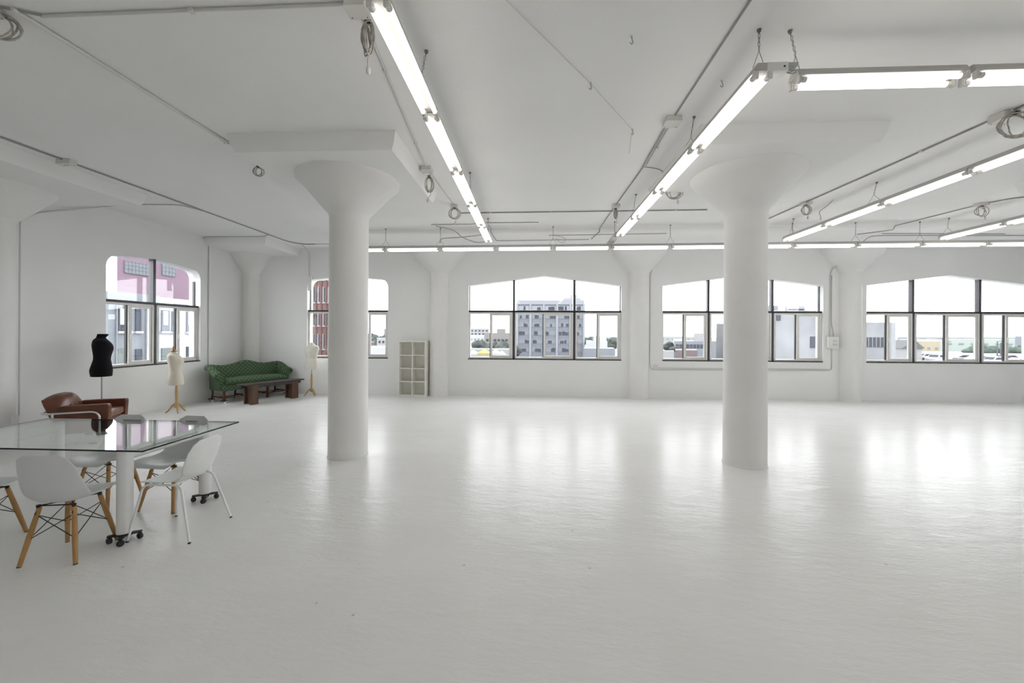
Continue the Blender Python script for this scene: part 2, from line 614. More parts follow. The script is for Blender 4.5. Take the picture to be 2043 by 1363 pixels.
def panel(x0, x1, y0, y1, sides):
    """drop panel: coved slab under the ceiling; sides = which edges are coved (x0,x1,y0,y1)"""
    mb = MB(); rings = []
    for ins, z in ((0, CEIL + .01), (0, CEIL - .012), (.012, CEIL - .05), (.022, CEIL - .11), (.045, PANELZ + .03), (.062, PANELZ), ):
        a, b = x0 + ins * sides[0], x1 - ins * sides[1]
        c, d = y0 + ins * sides[2], y1 - ins * sides[3]
        rings.append([(a, c, z), (b, c, z), (b, d, z), (a, d, z)])
    return mb.loft(rings)


def column(x, y, label, hw=.98):
    o = MB().lathe(CPROF, 64).build('column', M_COLUMN, None, loc=(x, y, 0), smooth=40)
    tag(o, label, None, None, 'structure')
    MB().lathe(CAPPROF, 64).build('capital', M_COLUMN, o, smooth=50)
    panel(-hw, hw, -hw, hw, (1, 1, 1, 1)).build('drop_panel', M_CEIL, o, smooth=50)
    return o


column(COLX, COLY, 'round white mushroom column left of centre')
column(COLX + BAY, COLY, 'round white mushroom column right of centre')
column(COLX + 2 * BAY + .1, COLY, 'round white mushroom column past the right edge')
column(COLX + 2 * BAY + .1, COLY - BAY, 'round white mushroom column behind the viewpoint')


STEPZ = 3.875
st_ = MB().loft([[(-4.5, 8.72 + q, z), (RX, 8.72 + q, z), (RX, DW + .02, z), (-4.5, DW + .02, z)] for q, z in ((0, CEIL + .01), (0, CEIL - .01), (.03, STEPZ + .01), (.045, STEPZ))])
struct('ceiling_step', st_, M_CEIL, 'shallow lowered strip of ceiling along the back wall')


def pilaster(x, y, label, a0, a1, pan=None, k=1.0):
    o = MB().lathe([(q * k, z) for q, z in CPROF], 32, a0=a0, a1=a1).build('pilaster', M_COLUMN, None, loc=(x, y, 0), smooth=40)
    tag(o, label, None, None, 'structure')
    MB().lathe([(q * (k + (1 - k) * .3 * (z > 3.6)), z) for q, z in (CAPPROF if pan else CAPPROF[:-1] + [(RIM + .06, STEPZ + .002)])], 32, a0=a0, a1=a1).build('capital', M_COLUMN, o, smooth=50)
    if pan is None: return o
    (x0, x1, y0, y1), sd = pan
    panel(x0 - x, x1 - x, y0 - y, y1 - y, sd).build('drop_panel', M_CEIL, o, smooth=50)
    return o


for k, (lab, dx) in enumerate((('round white pilaster on the back wall beside the cube shelf', .02), ('round white pilaster between the two middle windows', 0),
                         ('round white pilaster beside the electrical box', 0), ('round white pilaster past the right edge of the back wall', 0))):
    px = COLX + k * BAY + dx if k < 3 else RX - .03
    pilaster(px, DW, lab, PI - .05, 2 * PI + .05)
crn = pilaster(LX + .2, DW - .01, 'rounded white pilaster in the corner behind the green sofa', PI - .05, 2 * PI + .05, ((LX - .02, -6.37, 9.25, DW + .02), (0, 1, 1, 0)), .85)
MB().box(-.22, -.09, -.15, .02, 0, CONEZ0 + .1).build('crease_filler', M_COLUMN, crn)  # filler block added to lessen the dark crease at the left wall
pilaster(COLX - BAY, COLY, 'round white pilaster on the left wall beside the outlet', -PI / 2 - .4, PI / 2 + .4, ((LX - .02, -6.42, COLY - .98, COLY + .98), (0, 1, 1, 1)))

# ------------------------------------------------------------------ fluorescent fixtures
FZ = 3.575


def make_fixture(lit=True, L=1.2):
    root = thing('hanging_light', None, 'light fixture')
    h = L / 2
    mb = MB()
    prof = [(-.062, .03), (-.062, .05), (-.04, .088), (.04, .088), (.062, .05), (.062, .03)]
    mb.prism(prof, -h, h)
    mb.build('housing', M_HOUSING, root, bevel=.003, smooth=30)
    for s in (-1, 1):
        for e in (-1, 1):
            y = e * (h - .012)
            MB().box(s * .05 - .019, s * .05 + .019, y - .011, y + .011, -.024, .034).build('lamp_holder', M_BOX, root, bevel=.006)
        if lit:
            M = Matrix.Translation((s * .05, -(h - .026), 0)) @ Matrix.Rotation(-PI / 2, 4, 'X')
            ll = 2 * (h - .026)
            t = MB().lathe([(.019, .03), (.019, ll - .03)], 8, M=M, cap=True).build('tube', M_TUBE, root, smooth=60)
            for z_ in (0, ll - .032):
                MB().lathe([(.02, z_), (.02, z_ + .032)], 12, M=M).build('tube_cap', M_BOX, t, smooth=40)
    return root


FIX = make_fixture()
FIX_OFF = make_fixture(False, .84)
FIXKIDS = None
first = [True]


def fixture(x, y, z, rz, label, group, sl=1.0):
    o = FIX if first[0] else copy_tree(FIX)
    first[0] = False
    o.location = (x, y, z); o.rotation_euler = (0, 0, rz); o.scale = (1, sl, 1)
    tag(o, label, 'light fixture', group)
    return o


ORD = ['nearest', 'second', 'third', 'fourth', 'fifth']
LEFTX, RIGHTX = -.895, 1.665
G1 = 'twin tube fixtures in the left hanging row'
for k in range(5):
    fixture(LEFTX - .006 * k, 2.235 + 1.218 * (k + .5), FZ, 0,
            ['nearest twin tube light of the row left of centre, cut by the top edge',
             'second twin tube light along the row hanging left of centre',
             'third twin tube light along the row hanging left of centre',
             'fourth twin tube light along the row hanging left of centre',
             'farthest twin tube light of the row hanging left of centre, ending above the back row'][k], G1)
G2 = 'twin tube fixtures in the right hanging row'
for k in range(4):
    fixture(RIGHTX, 2.99 + 1.215 * (k + .5), FZ, 0,
            ['nearest twin tube light of the row left of the right column, meeting the sideways light',
             'second twin tube light of the row passing left of the right column',
             'third twin tube light of the row running away left of the right column',
             'last lit twin tube light of the row running away left of the right column'][k], G2)
FIX_OFF.location = (RIGHTX - .02, 8.29, FZ)
tag(FIX_OFF, 'empty unlit light fixture without tubes at the far end of the right hanging row', 'light fixture')
G3 = 'twin tube fixtures in the cross row at the upper right'
for k in range(2):
    fixture(1.93 + 1.24 * (k + .5), 3.12, FZ, PI / 2,
            ['near twin tube light running sideways from the ceiling corner joint',
             'second sideways twin tube light, cut by the right edge of the photo at the top'][k], G3)
G4 = 'twin tube fixtures in the row right of the right column'
for k in range(4):
    fixture(5.08, 8.36 - 1.155 * (k + .5), FZ, 0,
            ['farthest twin tube light of the slanting row just right of the right column',
             'second from the far end of the slanting row right of the right column',
             'third twin tube light from the far end of the slanting row, above window four',
             'nearest twin tube light of the slanting row, cut by the right edge of the photo'][k], G4, .955)
G5 = 'twin tube fixtures in the far right row'
for k in range(2):
    fixture(8.02, 8.3 - 1.1 * (k + .5), FZ, 0,
            ['farthest twin tube light of the short row at the far right above the end window',
             'nearer twin tube light of the short far right row, cut by the edge'][k], G5, .91)
G6 = 'twin tube fixtures in the row along the back wall'
BR0, BRP = -4.435, 1.214


def backY(x): return 8.62 - .021 * (x + 3.2)


NTH = ['first light of the row along the back wall, emerging from behind the left column', 'second light of the back wall row, above the cube shelf',
       'third light of the back wall row, above the pilaster beside the cube shelf', 'fourth light of the back wall row, above the left part of the tower window',
       'fifth light of the back wall row, above the tower window apex', 'sixth light of the back wall row, just left of the unlit fixture end',
       'seventh light of the back wall row, above the pilaster between the middle windows', 'eighth light of the back wall row, running behind the right column',
       'ninth light of the back wall row, just behind the right column', 'tenth light of the back wall row, above the electrical box',
       'eleventh light of the back wall row, above the left part of the end window', 'twelfth light of the back wall row, cut by the right edge of the photo']
for k in range(12):
    x = BR0 + BRP * (k + .5)
    fixture(x, backY(x), 3.475, PI / 2 - .021, NTH[k], G6)
# unseen lamps added behind the viewpoint to brighten the room
G7 = 'added fill lights behind the viewpoint'
for x in (-5.6, LEFTX, RIGHTX, 5.08, 8.8):
    for k in range(4):
        fixture(x, -4.1 + 1.218 * (k + .5), FZ, 0, 'added twin tube fill light, unseen behind the viewpoint', G7)
# chains ---------------------------------------------------------------
def chain(x, y, z0, label, dx=0, dy=0, along='y', spread=.07, group='chains holding up the light fixtures', drop=.2, zc=CEIL):
    root = thing('suspension_chain', label, 'chain', (x, y, zc), 0, group)
    tot = zc - z0; d = tot * (1 - drop) if drop < 1 else tot
    mb = MB(); n = max(4, int(d / .03)); ln = d / n
    lean = Vector((dx, dy, -d))
    for i in range(n):
        c = lean * ((i + .5) / n)
        pts = []
        for q in range(8):
            a = 2 * PI * q / 8
            u, w = math.cos(a) * .007, math.sin(a) * ln * .62
            pts.append(c + (Vector((u, 0, w)) if i % 2 else Vector((0, u, w))))
        mb.tube(pts, .0022, 4, closed=True)
    mb.build('chain_links', M_CHAIN, root)
    e = lean
    for s in (-1, 1):
        off = Vector((0, s * spread, 0)) if along == 'y' else Vector((s * spread, 0, 0))
        MB().tube([e, Vector((dx, dy, -tot)) + off], .0022, 5).build('hanger_wire', M_CHAIN, root)
    MB().lathe([(.012, -.02), (.016, -.006), (.016, 0)], 8).build('ceiling_hook', M_CHAIN, root)
    return root


FT = FZ + .086
chain(LEFTX + .03, 3.18, FT, 'chain holding the nearest light of the left hanging row', -.05, .05, 'y', .05, drop=.45)
chain(LEFTX, 5.62, FT, 'chain holding the third light of the left hanging row', 0, .04, drop=.5)
chain(LEFTX, 7.9, FT, 'chain holding the far end of the left hanging row', 0, .04, drop=.5)
chain(RIGHTX, 3.06, FT, 'chain with a wire loop over the start of the right hanging row', .0, 0, 'x', .045, drop=.45)
chain(1.9, 3.08, FT, 'slanted chain over the corner end of the sideways fixture', .06, .03, 'x', .035, drop=.4)
chain(RIGHTX, 4.26, FT, 'knotted chain over the first joint of the right hanging row', -.02, .03, 'x', .05, drop=.3)
chain(RIGHTX, 6.6, FT, 'chain over the third joint of the right hanging row', -.02, .05, 'x', .03, drop=.4)
chain(RIGHTX - .02, 8.2, FT, 'thin chain over the unlit fixture', 0, 0, drop=.3)
chain(5.08, 6.2, FT, 'chain with spread wires at the middle of the slanting right row', 0, .05, 'y', .12, drop=.4)
chain(5.08, 8.1, FT, 'chain at the far end of the slanting right row', 0, .05, 'y', .1, drop=.4)
chain(8.02, 8.15, FT, 'chain at the far end of the short far right row', .02, .05, 'y', .1, drop=.4)
BT = 3.475 + .086
for k, lab in ((1, 'wire hanger over the first joint of the back wall row'), (2, 'wire hanger beside the looped cord on the back wall row'),
               (4, 'wire hanger over the fourth joint of the back wall row'), (6, 'triangular wire hanger left of the right column on the back wall row'),
               (8, 'wire hanger just right of the right column on the back wall row'), (9, 'wire hanger above the electrical box on the back wall row'),
               (10, 'wire hanger over the tenth joint of the back wall row')):
    x = BR0 + BRP * k
    chain(x, backY(x), BT, lab, 0, 0, 'x', .09, drop=.35)

# ------------------------------------------------------------------ conduits, boxes and cords on the ceiling
CZ = CEIL - .012
SZ = STEPZ - .012


def conduit(label, pts, r=.009, m=None, fr=.08, clips=0, group=None, cat='conduit', name='conduit'):
    pts = [Vector(p) for p in pts]
    root = thing(name, label, cat, pts[0], 0, group)
    P = [p - pts[0] for p in pts]
    MB().tube(fillet(P, fr) if len(P) > 2 else P, r, 8).build('pipe' if name == 'conduit' else 'rod', m or M_CONDUIT, root, smooth=60)
    if clips:
        L = P[-1] - P[0]
        for k in range(clips):
            c = P[0] + (P[1] - P[0]) * ((k + .5) / clips)
            MB().box(c.x - .018, c.x + .018, c.y - .018, c.y + .018, c.z - r - .004, c.z + .012).build('pipe_clip', M_BOX, root, bevel=.003)
    return root


def jbox(label, x, y, w=.11, d=.11, h=.05, rz=0.0, holes=0, lid=True, m=None):
    root = thing('junction_box', label, 'junction box', (x, y, CEIL), rz)
    MB().box(-w / 2, w / 2, -d / 2, d / 2, -h, 0).build('box_body', m or M_BOX, root, bevel=.005)
    if lid:
        MB().box(-w / 2 - .005, w / 2 + .005, -d / 2 - .005, d / 2 + .005, -h - .006, -h).build('cover_plate', m or M_BOX, root, bevel=.002)
    for k in range(holes):
        MB().lathe([(.009, -h - .0075), (.009, -h - .004)], 10, M=Matrix.Translation(((k - (holes - 1) / 2) * .03, 0, 0))).build('knockout', M_BLACKRUB, root)
    for sx in (-1, 1):
        MB().lathe([(.005, -h - .009), (.005, -h - .004)], 8, M=Matrix.Translation((sx * w * .38, d * .38, 0))).build('screw', M_CHAIN, root)
    return root


def coil(label, c, R, axis='v', turns=4, r=.006, tail=None, m=None, sq=1.0, rz=0.0, tie=True, hang=True):
    root = thing('coiled_cable', label, 'cable', c, rz)
    rnd = random.Random(label)
    pts = []
    n = turns * 20
    for i in range(n + 1):
        a = 2 * PI * i / 20 + 1.2
        kt = i / 20
        rr = R * (.93 + .11 * math.sin(kt * 2.1 + 1) + rnd.uniform(-.02, .02))
        y = (i / n - .5) * r * 5 + R * .16 * math.sin(kt * 3.3 + a) + rnd.uniform(-.4, .4) * r
        pts.append((rr * math.cos(a) * sq * (1 + .35 * math.sin(kt * 1.7)) + R * .06 * math.sin(kt * 2.9), y, rr * math.sin(a) - R))
    MB().tube(pts, r, 6).build('cord', m or M_CABLE, root, smooth=60)
    if hang:
        MB().tube(bez([(0, 0, 0), (.01, .005, (CEIL - c[2]) * .5), (0, 0, CEIL - c[2])], 8), r * .8, 6).build('hanging_end', m or M_CABLE, root, smooth=60)
    if tie:
        MB().box(-.018, .018, -r * 4, r * 4, -.012, .012).build('cable_tie', M_BLACKRUB, root, bevel=.004)
    if tail:
        p = bez([(R * .5 * sq, 0, -R * 1.8)] + tail, 16)
        q = MB().tube(p, r * .8, 6).build('plug_tail', m or M_CABLE, root, smooth=60)
        e = p[-1]
        MB().lathe([(.008, -.05), (.016, -.04), (.016, -.008), (.008, 0)], 10, M=Matrix.Translation(e)).build('plug', m or M_BOX, q, smooth=40)
    return root


conduit('conduit across the upper left of the ceiling ending at the big junction box', [(-3.53, 2.70, CZ), (-1.27, 2.69, CZ)], .011, clips=1)
conduit('curved cable from the top left coil into the upper cross conduit', [(-3.95, 2.5, CZ), (-3.75, 2.6, CZ), (-3.5, 2.70, CZ)], .008, M_RODGREY)
conduit('white raceway running away from the top left corner to the left column panel', [(-3.64, 2.62, CZ - .004), (-3.64, 4.62, CZ - .004)], .016, M_BOX)
conduit('conduit between the big junction box and the tangled cord box left of the lights', [(-1.22, 2.73, CZ), (-1.46, 5.36, CZ)], .012, clips=2)
conduit('conduit from the tangled cord box to the ring coil box near the left lights', [(-1.46, 5.5, CZ), (-1.4, 7.0, CZ)], .009)
conduit('long grey conduit along the left side of the ceiling', [(-6.225, 3.6, CZ), (-6.19, 5.6, CZ), (-6.157, 7.6, CZ), (-6.13, 9.7, CZ), (-5.95, 10.03, CZ), (-5.6, 10.05, CZ)], .012, M_RODGREY, .3)
conduit('thin conduit at the back from the left conduit towards the back light row', [(-5.6, 10.05, CZ), (-4.62, 10.04, CZ), (-4.58, 10.03, SZ), (-3.75, 9.98, SZ)], .009)
conduit('conduit dropping from the left ceiling corner down the wall behind the sofa', [(-6.16, 9.05, CZ), (-6.4, 9.2, CZ), (-7.895, 9.2, CZ), (-7.895, 9.395, CEIL - .05), (-7.895, 9.4, .45)], .011, None, .06)
conduit('conduit climbing the left pilaster from the outlet and crossing the ceiling edge', [(-7.66, 5.62, .42), (-7.66, 5.62, 3.36), atx(75, 424.5, LX + .02), atx(150, 417.5, LX + .02), atx(184, 414, LX + .02), atz(255, 408, CZ), atz(360, 409, CZ), atz(405, 421, CZ)], .010, None, .12)
conduit('conduit dropping from the ceiling to the small box on the arched back window', [(-5.95, 10.05, CZ), (-6.1, 10.645, CEIL - .08), (-6.1, 10.645, 3.2)], .009, None, .06)
conduit('cross conduit spanning the ceiling between the two hanging rows', [(-1.37, 7.50, CZ), (3.15, 7.44, CZ)], .010, M_RODGREY, clips=4)
conduit('grey conduit along the ceiling left of the right hanging row, near part', [(1.452, 2.4, CZ), (1.455, 4.2, CZ)], .008, M_RODGREY)
conduit('paired conduit beside the second switch box of the right hanging row', [(1.43, 4.40, CZ), (1.47, 5.48, CZ)], .009, M_RODGREY)
conduit('light raceway next to the paired conduit on the ceiling', [(1.47, 4.40, CZ), (1.51, 5.46, CZ)], .012, M_BOX, clips=1)
conduit('grey conduit along the ceiling left of the right hanging row, far part', [(1.48, 5.48, CZ), (1.447, 7.05, CZ), (1.42, 8.67, CZ), (1.42, 8.68, SZ), atz(1180, 477, SZ)], .009, M_RODGREY)
conduit('thin wire stapled diagonally across the middle of the ceiling', [(-.5, 2.3, CZ + .006), (.508, 3.65, CZ + .006), (1.09, 4.5, CZ + .006), (1.2, 5.1, CZ + .006)], .003, M_BOX, .05, cat='wire')
conduit('short steel rod crossing over the far end of the left hanging row', [(-2.13, 8.28, CZ), (-1.25, 8.27, CZ), (-1.1, 8.17, CZ), (.11, 8.17, CZ)], .007, M_RODGREY, .05)
conduit('bent conduit loop between the ends of the two hanging rows', [(-.93, 8.42, CZ), (-.92, 8.67, CZ), (-.92, 8.68, SZ), atz(990.7, 480.8, SZ), atz(1174.6, 478, SZ)], .007, M_RODGREY, .05)
conduit('short conduit with an end hook behind the unlit fixture', [atz(1095, 470, SZ), atz(1330, 466, SZ)], .007, M_RODGREY)
conduit('long grey conduit running away right of the right column', [(4.80, 3.8, CZ), (4.72, 5.6, CZ), (4.63, 7.1, CZ), (4.56, 8.4, CZ)], .010, M_RODGREY, .2, clips=2)
conduit('conduit above the end window bending away at the right edge', [atz(1710, 468, SZ), (7.45, 8.68, SZ), (7.46, 8.67, CZ), (7.66, 7.3, CZ), (7.88, 6.9, CZ), (8.6, 6.95, CZ)], .009, M_RODGREY, .2)
conduit('upper of the paired rods above the end window', [atz(1760, 466, SZ), atz(2005, 467, SZ)], .008, M_RODGREY)
conduit('lower of the paired rods above the end window with a curved left end', [atz(1722, 482, SZ - .08), atz(1735, 472, SZ - .03), atz(1760, 470, SZ), atz(2043, 470, SZ)], .008, M_RODGREY, .1)
# conduits on the back wall round window 3
WY = DW - .014
conduit('pair conduit from the light row down to the electrical box, left pipe', [(8.2, 10.0, CEIL - .14), (7.66, DW - .04, 3.4), (7.60, WY, 3.25), (7.60, WY, 1.62)], .011, None, .12)
conduit('pair conduit bending into the electrical box, right pipe', [(7.64, WY, 3.2), (7.64, WY, 1.95), (7.69, WY, 1.75), (7.69, WY, 1.62)], .009, None, .08)
conduit('conduit from the electrical box down and along the wall under the window', [(7.65, WY, 1.34), (7.65, WY, .765), (3.13, WY, .745), (3.065, WY, .82), (3.065, WY, 3.2), (3.13, WY, 3.45)], .010, None, .1)
conduit('upper wall conduit from the small outlet under the window', [(3.27, WY, .79), (4.2, WY, .79), (7.55, WY, .80)], .006, None, .1)

jbox('big square junction box with a cover plate near the top left lights', -1.2, 2.66, .14, .12, .09)
jbox('junction box behind the tangled cord left of the second light', -1.46, 5.43, .14, .12, .05)
jbox('junction box above the ring coil left of the far left lights', -1.4, 7.06, .12, .1, .04)
jbox('junction box with two dark holes on the long left conduit', -6.19, 5.02, .2, .09, .06, 0, 2)
jbox('square switch box beside the first light of the right hanging row', 1.455, 4.3, .16, .15, .05)
jbox('junction box where the cross conduit meets the right grey conduit', 1.447, 7.12, .13, .12, .045)
jbox('junction box at the edge of the right column capital', 2.22, 6.05, .17, .13, .07)
jbox('junction box on the long conduit behind the tangled right cord', 4.66, 7.1, .15, .12, .04)
jbox('dark grey junction box behind the big ring coil at the right edge', 4.79, 4.33, .17, .15, .07)
jbox('junction box above the faint ring coil over the end window', 7.66, 7.25, .15, .12, .04)
jbox('small connector at the top left end of the white raceway', -3.8, 2.62, .1, .09, .05)
jbox('small fitting at the end of the raceway on the left column panel', -3.64, 4.55, .05, .06, .03, lid=False)

coil('hanging bundle of cords under the big junction box', (-1.17, 2.76, 3.87), .115, turns=7, r=.005, sq=.3, rz=.9, tail=[(.02, .03, -.25), (.03, .04, -.29)])
coil('large ring coil of cable cut by the top left corner', (-3.78, 2.66, 3.93), .09, turns=5, r=.006, sq=1.0, rz=.3, tail=None)
coil('small looped cord hanging beside the left column panel', (-3.74, 5.28, 3.93), .065, turns=3, r=.006, sq=.8, rz=.2)
coil('tangled cord hanging left of the second light', (-1.44, 5.47, 3.84), .11, turns=5, r=.005, sq=.42, rz=.1, tail=[(.02, .02, -.24), (-.02, .02, -.3)])
coil('ring coil of cord hanging left of the far left lights', (-1.4, 7.06, 3.9), .1, turns=5, r=.005, sq=.85, tail=[(.02, 0, -.24)])
coil('narrow cord bundle hanging at the crossing of two conduits', (1.45, 7.16, 3.88), .085, turns=6, r=.005, sq=.3, rz=.3, tail=[(.02, 0, -.2), (.03, 0, -.25)])
coil('round ring coil hanging beside the right column capital', (2.05, 5.98, 3.86), .1, turns=5, r=.0055, sq=1.0, tail=[(.06, 0, -.22)])
coil('tangled ring of cord on the long conduit right of the right column', (4.66, 7.1, 3.9), .085, turns=5, r=.005, sq=.8, tail=[(.03, 0, -.19)])
coil('big ring coil of cable at the upper right edge', (4.78, 4.22, 3.9), .125, turns=5, r=.006, sq=1.0, rz=-.2, tail=[(.1, 0, -.24), (.14, 0, -.2)])
coil('faint ring coil hanging over the end window at the right', (7.66, 7.25, 3.9), .09, turns=3, r=.006, sq=1.0, tail=[(.06, 0, -.18)])


def cord(label, pts, r=.006, m=None, plug=False, n=50, cat='cable'):
    root = thing('loose_cord', label, cat, pts[0])
    P = [Vector(p) - Vector(pts[0]) for p in pts]
    MB().tube(bez(P, n), r, 6).build('cord', m or M_CABLE, root, smooth=60)
    if plug:
        MB().lathe([(.008, -.05), (.016, -.04), (.016, -.005), (.008, 0)], 10, M=Matrix.Translation(P[-1])).build('plug', M_BOX, root, smooth=40)
    return root


cord('extension cord looping over the back light row near the left lights', [(-2.05, 8.35, CEIL - .02), (-1.7, 8.45, 3.86), (-1.5, 8.5, 3.72), (-1.2, 8.5, 3.61), (-.98, 8.5, 3.65), (-1.0, 8.5, 3.78), (-1.25, 8.5, 3.75), (-1.6, 8.5, 3.72), (-1.95, 8.52, 3.7), (-2.0, 8.53, 3.6)], .010)
cord('short curled cable end on the ceiling left of the right lights', [(1.5, 5.5, CEIL - .01), (1.75, 5.62, CEIL - .01), (1.95, 5.95, CEIL - .02)], .005, M_RODGREY)
cord('looped wire hanging at the crossing conduit over the pilaster', [(.38, 8.95, SZ), (.62, 8.9, SZ - .05), (.72, 8.9, SZ - .12), (.62, 8.9, SZ - .18), (.5, 8.9, SZ - .08)], .005)
cord('cord and plug hanging off the tangled ring right of the column', [(5.0, 6.95, CEIL - .01), (4.93, 7.0, 3.85), (4.85, 7.05, 3.77), (4.87, 7.05, 3.68)], .006, plug=True)
for i, (x, y, lab) in enumerate(((1.67, 3.66, 'small hook with a wire between the right lights and the sideways lights'), (.738, 3.09, 'small ceiling hook at the top centre of the photo'),
                                 (.508, 3.65, 'small staple on the diagonal ceiling wire'), (1.09, 4.5, 'small knotted hook at the end of the diagonal wire'))):
    root = thing('ceiling_hook', lab, 'hook', (x, y, CEIL))
    MB().lathe([(.012, -.006), (.012, 0)], 10).build('hook_plate', M_BOX, root)
    MB().tube(bez([(0, 0, 0), (.006, 0, -.03), (.012, 0, -.05), (.0, 0, -.06), (-.01, 0, -.045)], 16), .003, 6).build('bent_hook', M_CHAIN, root)

root = thing('wiring_box', 'open white wiring box at the corner joint of the two near light rows', 'junction box', (1.79, 3.04, FZ + .055))
MB().prism([(-.10, -.03), (.05, -.03), (.05, .035), (-.10, .035)], -.045, .045).build('box_body', M_WHITE, root, bevel=.004)
MB().box(.05, .125, -.035, .035, .012, .035).build('steel_bracket', M_STEEL, root)
for k, dz in enumerate((.0, -.012, .008)):
    MB().tube(bez([(.04, -.02 + .012 * k, dz), (.08, -.03 + .02 * k, dz - .02), (.13, -.01 + .01 * k, dz - .005)], 10), .004, 6).build('loose_wire', M_RODGREY, root)
MB().lathe([(.007, -.047), (.007, -.044)], 10, M=Matrix.Translation((.02, 0, 0)) @ Matrix.Rotation(PI / 2, 4, 'X') @ Matrix.Translation((0, 0, .092))).build('knockout', M_BLACKRUB, root)

# wall mounted electrics
root = thing('electrical_box', 'white electrical box with two breakers on the back wall beside the end pilaster', 'electrical box', (7.645, DW, 1.48))
MB().box(-.13, .13, -.085, 0, -.15, .15).build('box_body', M_WHITE, root, bevel=.006)
for z in (.04, -.05):
    MB().box(-.01, .09, -.098, -.085, z - .025, z + .025).build('breaker_switch', M_BOX, root, bevel=.004)
root = thing('junction_box', 'small white box hanging in the corner of the arched back window', 'junction box', (-6.07, DW, 3.0))
MB().box(-.05, .05, -.05, 0, -.2, .2).build('box_body', M_WHITE, root, bevel=.005)
MB().box(-.04, .04, -.056, -.05, -.19, .19).build('cover_plate', M_WHITE, root, bevel=.002)
root = thing('power_outlet', 'small outlet box under the window behind the right column', 'outlet', (3.22, DW, .81))
MB().box(-.05, .05, -.04, 0, -.06, .06).build('box_body', M_WHITE, root, bevel=.004)
MB().box(-.03, .03, -.044, -.04, -.045, .045).build('face_plate', M_BOX, root, bevel=.002)
root = thing('power_outlet', 'double outlet box at the foot of the conduit on the left pilaster', 'outlet', (-7.66, 5.55, .36), -PI / 2 + .85)
MB().box(-.10, .10, -.06, .06, -.06, .06).build('box_body', M_WHITE, root, bevel=.006)
for s in (-1, 1):
    f = MB().box(s * .05 - .035, s * .05 + .035, -.066, -.06, -.05, .05).build('face_plate', M_BOX, root, bevel=.003)
    sl = MB()
    for zz in (-.022, .022):
        for dx in (-.008, .008):
            sl.box(s * .05 + dx - .0025, s * .05 + dx + .0025, -.068, -.066, zz - .008, zz + .008)
    sl.build('outlet_slot', M_BLACKRUB, f)

# ------------------------------------------------------------------ furniture: glass table
TX0, TX1, TY0, TY1, TZ = -5.09, -3.0, 2.945, 3.965, .765
tb = thing('glass_table', 'large clear glass table on fat white tube legs with black casters', 'table', ((TX0 + TX1) / 2, (TY0 + TY1) / 2, 0))
hx, hy = (TX1 - TX0) / 2, (TY1 - TY0) / 2
g = MB()
vs = [(x, y, z) for z in (TZ - .013, TZ) for y in (-hy, hy) for x in (-hx, hx)]
g.add(vs, [(0, 2, 3, 1), (4, 5, 7, 6)], 0)
g.add(vs, [(0, 1, 5, 4), (2, 6, 7, 3), (0, 4, 6, 2), (1, 3, 7, 5)], 1)
g.build('glass_top', [M_TGLASS, M_GEDGE], tb, smooth=0)
LGX, LGY, LR = .785, .395, .052
for s in (-1, 1):
    f = MB()
    zt = TZ - .013 - LR
    P = [(s * LGX, -LGY, .075), (s * LGX, -LGY, zt), (s * LGX, LGY, zt), (s * LGX, LGY, .075)]
    # mitred tube frame
    rings = []
    n = 24
    for i, p in enumerate(P):
        p = Vector(p); ring = []
        for q in range(n):
            a = 2 * PI * q / n
            ca, sa = math.cos(a) * LR, math.sin(a) * LR
            if i == 0: ring.append(p + Vector((ca, sa, 0)))
            elif i == 1: ring.append(p + Vector((ca, sa, -sa)))
            elif i == 2: ring.append(p + Vector((ca, -sa, -sa)))
            else: ring.append(p + Vector((ca, -sa, 0)))
        rings.append(ring)
    f.loft(rings)
    fr = f.build('leg_frame', M_TABLEFRAME, tb, smooth=40)
    for e in (-1, 1):
        c = Vector((s * LGX, e * LGY, 0))
        S_ = [Vector((p.x + c.x, p.y + c.y, 0)) for p in star(4, .105, .035, .014, .55)]
        d = MB().loft([[p + Vector((0, 0, z)) for p in S_] for z in (.052, .066)])
        MB().lathe([(.05, .064), (.05, .078)], 20, M=Matrix.Translation(c)).build('leg_socket', M_BLACKRUB, tb)
        dolly = d.build('caster_plate', M_BLACKRUB, tb, bevel=.003)
        for k in range(4):
            a = PI / 4 * 2 * k + .55
            A = Matrix.Translation(c + Vector((math.cos(a) * .092, math.sin(a) * .092, .024))) @ Matrix.Rotation(a + .8, 4, 'Z') @ Matrix.Rotation(PI / 2, 4, 'Y')
            w = MB().lathe([(.006, -.011), (.022, -.011), (.024, -.006), (.024, .006), (.022, .011), (.006, .011)], 16, M=A)
            w.build('caster_wheel', M_BLACKRUB, dolly, smooth=40)
# ------------------------------------------------------------------ wooden-leg shell chairs
def shell_grid(prof, halfw, lift, nv=15, back_curve=None):
    """prof: centre line (y,z); halfw: half width; lift: how far the edges rise / wrap"""
    P = [Vector((0, y, z)) for y, z in prof]
    C = bez(P, 36); n = len(C)
    rings = []

    def samp(arr, t):
        x = t * (len(arr) - 1); i = min(int(x), len(arr) - 2); f_ = x - i
        f_ = f_ * f_ * (3 - 2 * f_)
        return arr[i] * (1 - f_) + arr[i + 1] * f_
    for i, c in enumerate(C):
        t = i / (n - 1)
        tan = (C[min(i + 1, n - 1)] - C[max(i - 1, 0)]).normalized()
        nr = Vector((0, tan.z, -tan.y))           # points up from the seat / forward from the back
        w, l = samp(halfw, t), samp(lift, t)
        row = []
        for j in range(nv):
            v = -1 + 2 * j / (nv - 1)
            a = abs(v)
            row.append(c + Vector((v * w, 0, 0)) + nr * (l * a ** 2.4))
        rings.append(row)
    return rings


